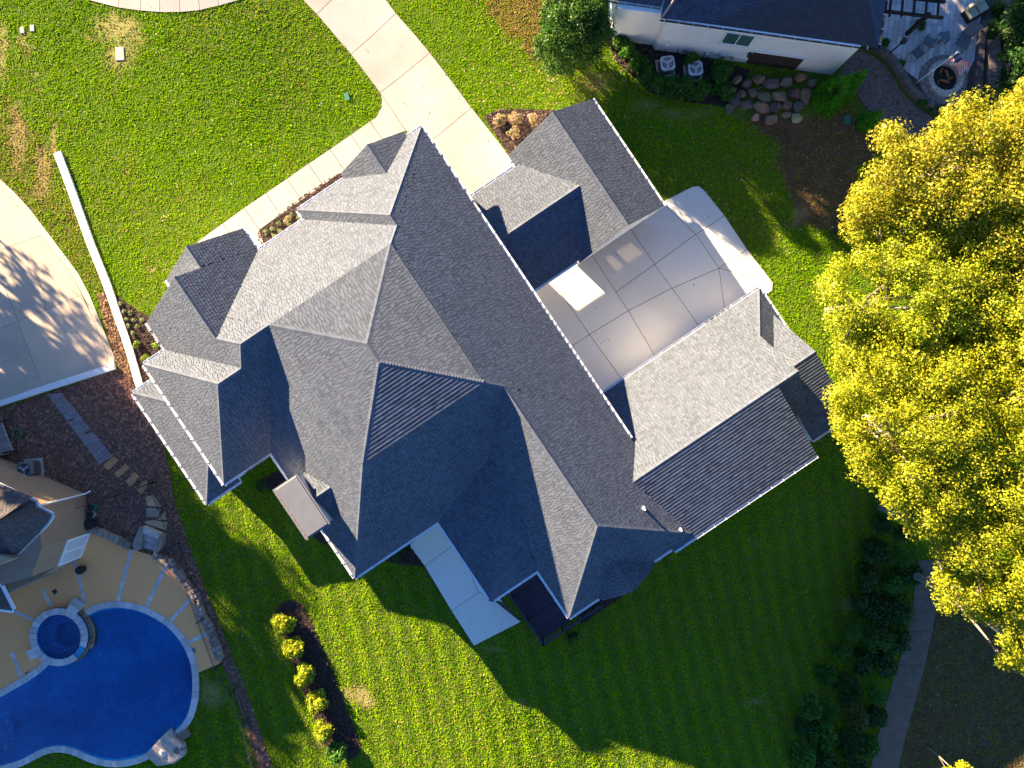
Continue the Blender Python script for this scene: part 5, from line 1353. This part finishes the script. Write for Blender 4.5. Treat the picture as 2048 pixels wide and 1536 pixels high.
def tree(name, label, cat, base, height, cc, rad, nclump, nleaf, lsize, pal, seed, clr=0.85, mask=None, group=None, trunk_r=0.28, bark='bark_pale', mname='leaf', shellmin=0.45, zfloor=-0.55, squash=.7, limbs=16):
    r = np.random.default_rng(seed); cc = np.asarray(cc, float); rad = np.asarray(rad, float); cs = []
    tries = 0
    while len(cs) < nclump and tries < nclump*40:
        tries += 1
        d = r.normal(size=3); d /= np.linalg.norm(d)
        if d[2] < zfloor: continue
        k = shellmin+(1-shellmin)*r.random()**.6
        k *= 0.86+0.22*math.sin(3.1*math.atan2(d[1], d[0])+seed)*(1-abs(d[2])) + 0.1*r.normal()*.5
        p = cc + d*k*rad
        if mask is not None:
            px, py = topx(p[0], p[1], p[2])
            if not inpoly(np.array([px-9, px, px-12, px]), np.array([py, py-42, py-30, py+8]), mask).all(): continue
        cs.append(p)
    cs = np.array(cs); rr = clr*r.uniform(.55, 1.5, len(cs))
    root = thing(name, label, cat, (base[0], base[1], base[2]), group)
    V, Fq, col = leaves(cs, rr, nleaf, lsize, None, .22, seed, pal=pal, squash=squash)
    npmesh('crown', V, Fq, mname, root, col)
    tb = MB(); b = Vector(base); top = Vector((cc[0], cc[1], cc[2]+rad[2]*.2)); mid = b.lerp(top, .45)+Vector((r.normal()*.2, r.normal()*.2, 0))
    tb.tube([b-Vector((0, 0, .3)), b+Vector((0, 0, .4)), mid, top], [trunk_r*1.4, trunk_r, trunk_r*.75, trunk_r*.3], 9)
    for i in r.choice(len(cs), min(limbs, len(cs)), replace=False):
        e = Vector(cs[i]); s = b.lerp(top, float(r.uniform(.3, .85))); m_ = s.lerp(e, .5)+Vector((r.normal()*.25, r.normal()*.25, .35))
        tb.tube([s, m_, e], [trunk_r*.42, trunk_r*.26, trunk_r*.06], 6)
        for _ in range(3):
            f = e+Vector((r.normal()*.28*clr, r.normal()*.28*clr, r.normal()*.2)); tb.tube([m_.lerp(e, .5), f], [trunk_r*.14, .015], 4)
    tb.build('trunk', bark, root, smooth=True)
    return root
def shrub(label, px, py, rpx, hh, lsize, pal, n, seed, cat='shrub', group=None, name='shrub', z=None, nclump=14, mname='leaf', ry=None, clr=.45):
    g = G(px, py); k = (H-g.z)/F; R_ = rpx*k; Ry = (ry or rpx)*k
    r = np.random.default_rng(seed); cs = []
    for _ in range(nclump):
        a = r.uniform(0, 6.28); q = r.random()**.5
        cs.append((g.x+R_*.68*q*math.cos(a), g.y+Ry*.68*q*math.sin(a), g.z+hh*(.30+.5*(1-q*q)*r.uniform(.6, 1.1))))
    root = thing(name, label, cat, tuple(g), group)
    V, Fq, col = leaves(cs, np.full(nclump, min(R_, Ry)*clr)*r.uniform(.7, 1.2, nclump), n, lsize, None, .25, seed, pal=pal, squash=.8)
    V[:, 2] = np.maximum(V[:, 2], g.z+.03)
    npmesh('foliage', V, Fq, mname, root, col)
    mm = MB()
    for i in range(5): mm.tube([(g.x, g.y, g.z-.05), tuple(Vector(cs[i]))], [.03, .008], 5)
    mm.build('stem', 'bark', root)
    return root
GOLD = [(.33, .30, .012), (.38, .35, .016), (.27, .29, .010), (.42, .38, .03), (.21, .25, .01), (.30, .22, .012), (.26, .31, .012)]
LIME = [(.29, .34, .009), (.35, .39, .012), (.23, .31, .008), (.39, .39, .02), (.17, .24, .008), (.32, .31, .01)]
LIME2 = [(.31, .34, .009), (.37, .38, .011), (.25, .31, .009), (.40, .38, .016), (.18, .24, .008), (.34, .30, .011)]
DARK = [(.028, .085, .014), (.038, .11, .018), (.02, .06, .012), (.05, .13, .016), (.028, .075, .026)]
MID = [(.04, .12, .012), (.055, .16, .014), (.07, .19, .014), (.032, .095, .012)]
CONE = [(.07, .28, .006), (.10, .34, .008), (.055, .22, .006)]
YEL = [(.32, .36, .012), (.38, .40, .016), (.26, .33, .01), (.15, .25, .01), (.40, .34, .02)]
YG = [(.20, .30, .03), (.28, .34, .04), (.15, .24, .025), (.32, .34, .05)]
canopy = [(1945, 158), (1900, 185), (1870, 215), (1845, 232), (1800, 222), (1762, 232), (1755, 262), (1775, 300), (1735, 325), (1700, 318), (1672, 345), (1668, 390), (1700, 430), (1690, 470), (1645, 505), (1632, 545), (1640, 590), (1665, 625), (1655, 680), (1668, 720), (1650, 765), (1660, 800),
          (1680, 855), (1705, 900), (1718, 945), (1745, 960), (1765, 1000), (1795, 1030), (1818, 1055), (1855, 1075), (1880, 1095), (1842, 1112), (1862, 1140), (1875, 1170), (1872, 1205), (1900, 1235), (1935, 1228), (1990, 1245), (1995, 1270), (1950, 1285), (1955, 1320), (2000, 1335), (2060, 1345), (2300, 1345), (2300, 100), (2048, 130), (2000, 178)]
def bt(px, py, z): p = P(px, py, z); return (p.x, p.y, z)
def gb(px, py, z):
    p = P(px, py, z); return (p.x, p.y, float(T(p.x, p.y)))
TR = [('golden broadleaf tree behind the fire pit patio', (1905, 320), 7.2, (8.0, 7.0, 3.2), 430, 105000, .14, GOLD, 11, .72),
      ('lime green tree with its crown over the end of the garage wing', (1800, 590), 6.6, (6.8, 6.0, 3.0), 360, 88000, .13, LIME, 12, .68),
      ('yellow-green tree on the right, lower of the two beside the shed roof', (1810, 850), 6.8, (6.4, 7.0, 3.0), 380, 92000, .13, LIME2, 13, .66),
      ('sparse yellow tree showing pale bare branches at the right edge', (2010, 850), 7.0, (4.8, 6.6, 3.2), 240, 42000, .13, LIME2, 14, .66),
      ('lime tree overhanging the top of the garden path', (1960, 1080), 6.2, (5.4, 4.8, 2.8), 270, 60000, .13, LIME2, 15, .6),
      ('dense golden tree at the right edge below the hedge', (2060, 560), 7.0, (5.4, 6.0, 3.2), 270, 56000, .135, LIME2, 16, .7),
      ('bright yellow tree reaching over the brown lawn', (2050, 1255), 6.0, (4.2, 3.2, 2.2), 160, 34000, .13, LIME2, 17, .5)]
for lab, c, z, rd, nc, nl, ls, pal_, sd_, clr in TR:
    tree('broadleaf_tree', lab, 'tree', gb(*c, z-1), 0, bt(*c, z), rd, nc, nl, ls, pal_, sd_, clr, canopy, 'big autumn trees on the right')
tree('broadleaf_tree', 'top of a small yellow tree cut off by the bottom edge', 'tree', gb(1914, 1546, -2.6), 0, bt(1914, 1546, -2.6), (1.1, .5, .6), 24, 2500, .16, LIME2, 19, .32, None, None, .06, limbs=2)
# magnolia by the white house
tree('magnolia_tree', 'dense glossy dark green magnolia beside the white house', 'tree', gb(1143, 62, .2), 0, bt(1143, 62, 0.2), (2.5, 2.6, 2.9), 240, 44000, .14, [(.035, .11, .010), (.05, .14, .014), (.025, .075, .008), (.10, .17, .02)], 21, .5, None, None, .2, 'bark', 'leaf', .55, -.9, .9)
# dark evergreens in the top right corner
for i, (px, py, lab) in enumerate(((2058, 40, 'tall dark evergreen in the top right corner'), (2062, 120, 'dark evergreen right of the brown border wall'), (2080, 205, 'dark evergreen behind the golden tree at the right edge'))):
    tree('evergreen_tree', lab, 'tree', gb(px, py, 1), 0, bt(px, py, .2), (1.4, 1.6, 2.8), 50, 7000, .17, DARK, 31+i, .5, None, None, .15, 'bark', 'leaf', .5, -.95, .9, 6)
# conifers near the boulders
def conifer(px, py, r_, hh, lab, seed):
    g = G(px, py); r = np.random.default_rng(seed); cs = []; rr = []
    for k in range(90):
        t = r.random()**1.3; a = r.uniform(0, 6.28); q = (1-t)**.8*r_*r.uniform(.55, .9); cs.append((g.x+q*math.cos(a), g.y+q*math.sin(a), g.z+.15+t*hh)); rr.append(.12+.3*(1-t)*r_)
    root = thing('conifer', lab, 'conifer', tuple(g), 'conifers by the boulders'); V, Fq, col = leaves(cs, rr, 9000, .11, None, .25, seed, pal=CONE, up=.3, squash=1.3)
    npmesh('foliage', V, Fq, 'leaf', root, col); mm = MB(); mm.tube([g, g+Vector((0, 0, hh*.9))], [.07, .02], 6); mm.build('trunk', 'bark', root)
conifer(1652, 198, 1.05, 3.2, 'larger bright green conifer right of the boulder bank', 51)
conifer(1684, 185, .75, 3.0, 'smaller bright green conifer touching the paver path', 52)
conifer(1728, 250, .55, 2.0, 'small conifer below the paver path beside the green lid', 53)
# hedge shrubs round the air conditioners
hp = [(1240, 92, 16, 1.2), (1252, 112, 20, 1.4), (1272, 132, 22, 1.4), (1290, 155, 22, 1.3), (1312, 172, 22, 1.2), (1340, 178, 24, 1.3), (1368, 182, 24, 1.3), (1398, 186, 24, 1.3), (1425, 172, 24, 1.4), (1440, 148, 22, 1.4), (1448, 190, 18, 1.1), (1378, 128, 16, 1.4)]
hw = ['uppermost shrub of the hedge next to the magnolia', 'second hedge shrub down from the magnolia', 'third hedge shrub down, left of the air conditioners', 'hedge shrub at the lower left of the air conditioners', 'hedge shrub below the left air conditioner', 'hedge shrub between the two air conditioners, lower row', 'hedge shrub below the right air conditioner', 'hedge shrub at the lower right of the right air conditioner', 'rounded hedge shrub right of the air conditioners', 'hedge shrub against the white wall beside the boulders', 'small hedge shrub next to the boulder bank', 'shrub growing over the right air conditioner']
for i, (x, y, r_, hh) in enumerate(hp): shrub(hw[i], x, y, r_, hh, .16, MID, 1700, 200+i, group='hedge round the air conditioners')
# wild shrubs between rear lawn and path
wp = [(1778, 1010, 24), (1755, 1050, 26), (1790, 1060, 26), (1742, 1100, 28), (1785, 1110, 28), (1722, 1150, 28), (1770, 1160, 30), (1808, 1150, 24), (1705, 1195, 26), (1750, 1215, 30), (1792, 1215, 28), (1690, 1245, 26), (1738, 1268, 32), (1786, 1268, 30), (1672, 1295, 26), (1715, 1320, 30), (1762, 1322, 30), (1648, 1345, 28), (1690, 1370, 30), (1738, 1378, 30), (1610, 1400, 26), (1650, 1410, 30), (1700, 1425, 30), (1745, 1432, 26), (1600, 1450, 24), (1640, 1468, 30), (1690, 1478, 30), (1730, 1490, 26), (1600, 1505, 26), (1650, 1525, 28), (1700, 1530, 26)]
pals = {20: MID, 25: MID, 22: [(.09, .13, .015), (.14, .12, .015), (.05, .1, .02)], 27: MID, 12: [(.05, .12, .02), (.06, .14, .02)]}
def ordn(k): return '%d%s' % (k, 'th' if 10 < k % 100 < 14 else {1: 'st', 2: 'nd', 3: 'rd'}.get(k % 10, 'th'))
for i, (x, y, r_) in enumerate(wp):
    shrub('%s wild shrub counted down from the top of the thicket by the garden path' % ordn(i+1), x+random.uniform(-4, 4), y+random.uniform(-4, 4), r_*random.uniform(.8, 1.45), random.uniform(.7, 2.4), random.choice((.10, .14, .19, .24)), pals.get(i, random.choice((DARK, DARK, MID))), 1800, 300+i, group='thicket shrubs beside the garden path', name='wild_shrub', nclump=16, clr=.4)
# six clipped yellow shrubs in the island bed
six = ['topmost', 'second', 'third', 'fourth', 'fifth', 'bottom']
for i, (x, y) in enumerate(((571, 1242), (592, 1288), (614, 1344), (638, 1396), (651, 1452), (677, 1494))):
    shrub('%s of the six shrubs in the mulch island on the rear lawn' % six[i], x, y, 22, 1.35, .17, YEL if i < 5 else MID, 2000, 400+i, group='six shrubs in the mulch island', clr=.5, name='round_shrub')
# little plants in the front beds
zz5 = lambda x, y: (x/4.0, y/4.0+384)
tiny = [(970, 897), (997, 958), (1050, 965), (1020, 1015), (1073, 1022), (1140, 1022), (1035, 1070), (1107, 1075), (1068, 1130)]
for i, q in enumerate(tiny): shrub('%s pale green mound plant from the top in the bed by the white retaining wall' % ordn(i+1), *zz5(*q), 5.2, .25, .07, [(.30, .36, .16), (.24, .32, .12), (.36, .40, .2)], 260, 500+i, 'plant', 'pale mound plants by the retaining wall', 'mound_plant', nclump=7)
for i, (q, l) in enumerate((((1105, 1225), 'yellow-green leafy plant in the dark bed next to the white wall'), ((1255, 1230), 'yellow plant in the dark bed under the roof edge'), ((1170, 1335), 'lowest yellow plant in the dark bed below the wing'))): shrub(l, *zz5(*q), 9, .45, .13, YG, 450, 520+i, 'plant', None, 'leafy_plant', nclump=8)
zz6 = lambda x, y: (x/4.0+512, y/4.0+384)
for i, q in enumerate(((85, 325), (140, 295), (150, 352), (190, 255), (195, 320), (285, 188), (345, 210))): shrub('%s small pale plant from the left in the bed along the front walk' % ordn(i+1), *zz6(*q), 5.5, .3, .08, [(.22, .30, .12), (.28, .33, .14), (.16, .24, .1)], 260, 540+i, 'plant', 'pale plants along the front walk', 'bed_plant', nclump=7)
shrub('flowering bushy plant at the end of the front walk bed', *zz6(265, 235), 11, .4, .1, [(.30, .30, .12), (.36, .26, .15), (.2, .26, .1)], 500, 548, 'plant', None, 'flowering_plant', nclump=9)
PINK = [(.35, .26, .13), (.40, .22, .18), (.30, .28, .10), (.42, .32, .20), (.25, .24, .09)]
pk_l = ['left of the pink flowering shrubs by the driveway', 'upper middle pink flowering shrub by the driveway', 'right pink flowering shrub beside the carport roof', 'lower pink flowering shrub by the driveway edge']
for i, q in enumerate(((1000, 245), (1030, 240), (1066, 240), (1028, 268))): shrub(pk_l[i], *q, 15, .7, .13, PINK, 900, 560+i, 'shrub', 'pink flowering shrubs by the driveway', 'flowering_shrub', nclump=12)
for i, (x, y, r_, l) in enumerate(((528, 968, 14, 'dark shrub in the corner below the end wing'), (800, 1105, 16, 'dark shrub behind the rear patio'), (1192, 1212, 14, 'thin shrub beside the rear deck corner'), (1145, 1270, 12, 'sprawling thin plant below the rear deck'))): shrub(l, x, y, r_, .9, .12, DARK, 700, 580+i, nclump=10)
for i, (x, y, r_, l) in enumerate(((1975, 55, 14, 'yellow-green shrub beside the cushioned sofa'), (1990, 20, 14, 'green shrub along the border wall at the top'), (1998, 75, 12, 'green shrub on the border wall below the sofa'), (1994, 120, 12, 'shrub on the border wall level with the fire pit'), (1796, 132, 8, 'small round box plant on the patio edge'), (1768, 92, 11, 'dark potted plant at the corner of the white house'), (1836, 55, 12, 'climber at the foot of the pergola post'), (1842, 210, 12, 'low green plant on the curving block wall'), (1862, 222, 10, 'low plant near the lower lamp post'), (1780, 290, 18, 'dark shrub under the golden tree'), (1672, 470, 12, 'green sapling at the foot of the lime tree'))): shrub(l, x, y, r_, .7, .12, MID if i != 0 else YG, 700, 600+i, nclump=10)
# tall trees outside the picture that throw the big shadows
off = [(-2.3, 33.8, 12.5, 3.6), (1.5, 36, 13, 4.4), (8, 38, 13.5, 4.6), (15, 40, 13, 4.6), (22, 42, 13, 4.6), (30, 43, 13, 4.5), (38, 42, 12, 4.5),
       (-45, 17.5, 11.5, 3.8), (-42, 12.3, 12.6, 2.4), (-44, 10, 13.6, 4.8), (-43.5, 3.5, 13.5, 4.4), (-43, -4, 14, 4.6), (-43, -12, 13, 4.5), (-52, 14, 13, 4.5), (-52, 5, 14, 5), (-51, -5, 14, 5), (-50, -16, 13, 5)]
ol = ['tall leafy tree beyond the top edge of the picture', 'tall leafy tree beyond the left edge of the picture']
for i, (x, y, h_, r_) in enumerate(off):
    zg = float(T(x, y)); tree('background_tree', ordn(i+1 if i < 7 else i-6)+' '+ol[0 if i < 7 else 1], 'tree', (x, y, zg), 0, (x, y, zg+h_*.6), (r_, r_, h_*.40), 60 if i != 7 else 30, 5200 if i != 7 else 1300, .5 if i != 7 else .4, MID, 700+i, 1.1, None, 'trees beyond the top edge' if i < 7 else 'trees beyond the left edge', .3, 'bark', 'leaf', .35, -.95)

# ------------------------------------------------------------------ grass
for M in MASSES:
    u0, u1, v0, v1 = M.rect; NOGRASS.append([uvw(u0+.4, v0+.4), uvw(u1-.4, v0+.4), uvw(u1-.4, v1-.4), uvw(u0+.4, v1-.4)])
NS = 1300000
X = rng.uniform(-44, 44, NS); Y = rng.uniform(-34, 34, NS)
Zg = T(X, Y); pxx, pyy = topx(X, Y, Zg)
keep = (pxx > -260) & (pxx < 2310) & (pyy > -240) & (pyy < 1780)
X, Y, pxx, pyy = X[keep], Y[keep], pxx[keep], pyy[keep]
keep = np.ones(len(X), bool)
for q in NOGRASS:
    x0, x1 = min(p[0] for p in q), max(p[0] for p in q); y0, y1 = min(p[1] for p in q), max(p[1] for p in q)
    c = keep & (X > x0) & (X < x1) & (Y > y0) & (Y < y1); ii_ = np.nonzero(c)[0]
    if len(ii_): keep[ii_[inpoly(X[ii_], Y[ii_], q)]] = False
X, Y, pxx, pyy = X[keep], Y[keep], pxx[keep], pyy[keep]
s_, b_ = straw(X, Y)
keep = rng.random(len(X)) > b_*.8
X, Y, pxx, pyy, s_, b_ = X[keep], Y[keep], pxx[keep], pyy[keep], s_[keep], b_[keep]
n = len(X); Zg = T(X, Y)
cl1 = vnoise(X, Y, 3.2, 4); cl2 = vnoise(X, Y, .55, 5); cl3 = vnoise(X, Y, .18, 6); cl4 = vnoise(X, Y, 1.4, 8)
stripe = np.sin((X*.97+Y*.24)*2*np.pi/1.25)*inpoly(pxx, pyy, ZONES[-1][1])
a = rng.uniform(0, 2*np.pi, n); w = rng.uniform(.035, .085, n); h_ = rng.uniform(.03, .068, n)*(.5+.9*cl1)
lean = rng.normal(size=(n, 2))*.075 + stripe[:, None]*np.array([.02, -.03]); dx, dy = np.cos(a)*w, np.sin(a)*w
V = np.stack([np.stack([X-dx, Y-dy, Zg-.005], -1), np.stack([X+dx, Y+dy, Zg-.005], -1), np.stack([X+lean[:, 0], Y+lean[:, 1], Zg+h_], -1)], 1).reshape(-1, 3)
green = np.array([.185, .350, .003]); lite = np.array([.275, .440, .005]); dk2 = np.array([.120, .250, .003]); strawc = np.array([.34, .28, .07]); brn = np.array([.26, .175, .10])
t = np.clip(.15+.75*(.45*cl1+.30*cl4+.25*cl2)+.25*(cl3-.5)+.15*rng.normal(size=n)+.32*stripe, 0, 1)[:, None]
col = np.where(t < .5, dk2*(1-2*t)+green*2*t, green*(2-2*t)+lite*(2*t-1))
isst = rng.random(n) < np.clip(s_*.9+b_*.8, 0, .95)
brz = inpoly(pxx, pyy, ZONES[3][1]) | inpoly(pxx, pyy, ZONES[2][1])
sc_ = np.where(brz[:, None], brn, strawc)*rng.uniform(.6, 1.25, n)[:, None]
col = np.where(isst[:, None], sc_, col)
gr = npmesh('grass', V, np.arange(3*n).reshape(n, 3), 'grass', None, np.repeat(col, 3, 0))
tag(gr, 'short green lawn grass around the houses', 'grass', kind='stuff')
# fallen leaves
NL = 1500
ctr = [(1130, 150, 60), (1160, 120, 50), (1230, 150, 50), (1560, 300, 120), (1680, 420, 80), (640, 300, 300), (300, 300, 250), (1300, 300, 150), (900, 1200, 300), (1500, 1200, 250), (980, 160, 60), (1900, 1400, 120)]
LX = []
for i in range(NL):
    c = ctr[int(rng.integers(0, len(ctr)))]; LX.append((c[0]+rng.normal()*c[2], c[1]+rng.normal()*c[2]*.7))
mm = MB(); 
for x, y in LX:
    g = G(x, y)
    if any(inpoly(np.array([g.x]), np.array([g.y]), q)[0] for q in NOGRASS[-len(MASSES):]): continue
    a = random.uniform(0, 6.28); s = random.uniform(.03, .075); c = random.choice(((.42, .30, .16), (.36, .22, .10), (.5, .42, .28), (.3, .16, .07))); zt = g.z+.1
    mm.add([(g.x+s*math.cos(a+k*1.57)*(1 if k % 2 else .6), g.y+s*math.sin(a+k*1.57)*(1 if k % 2 else .6), zt+random.uniform(0, .025)) for k in range(4)], [[0, 1, 2, 3]], c)
tag(mm.build('fallen_leaves', 'wood_chip', None), 'dry fallen leaves scattered over lawn and paving', 'leaves', kind='stuff')
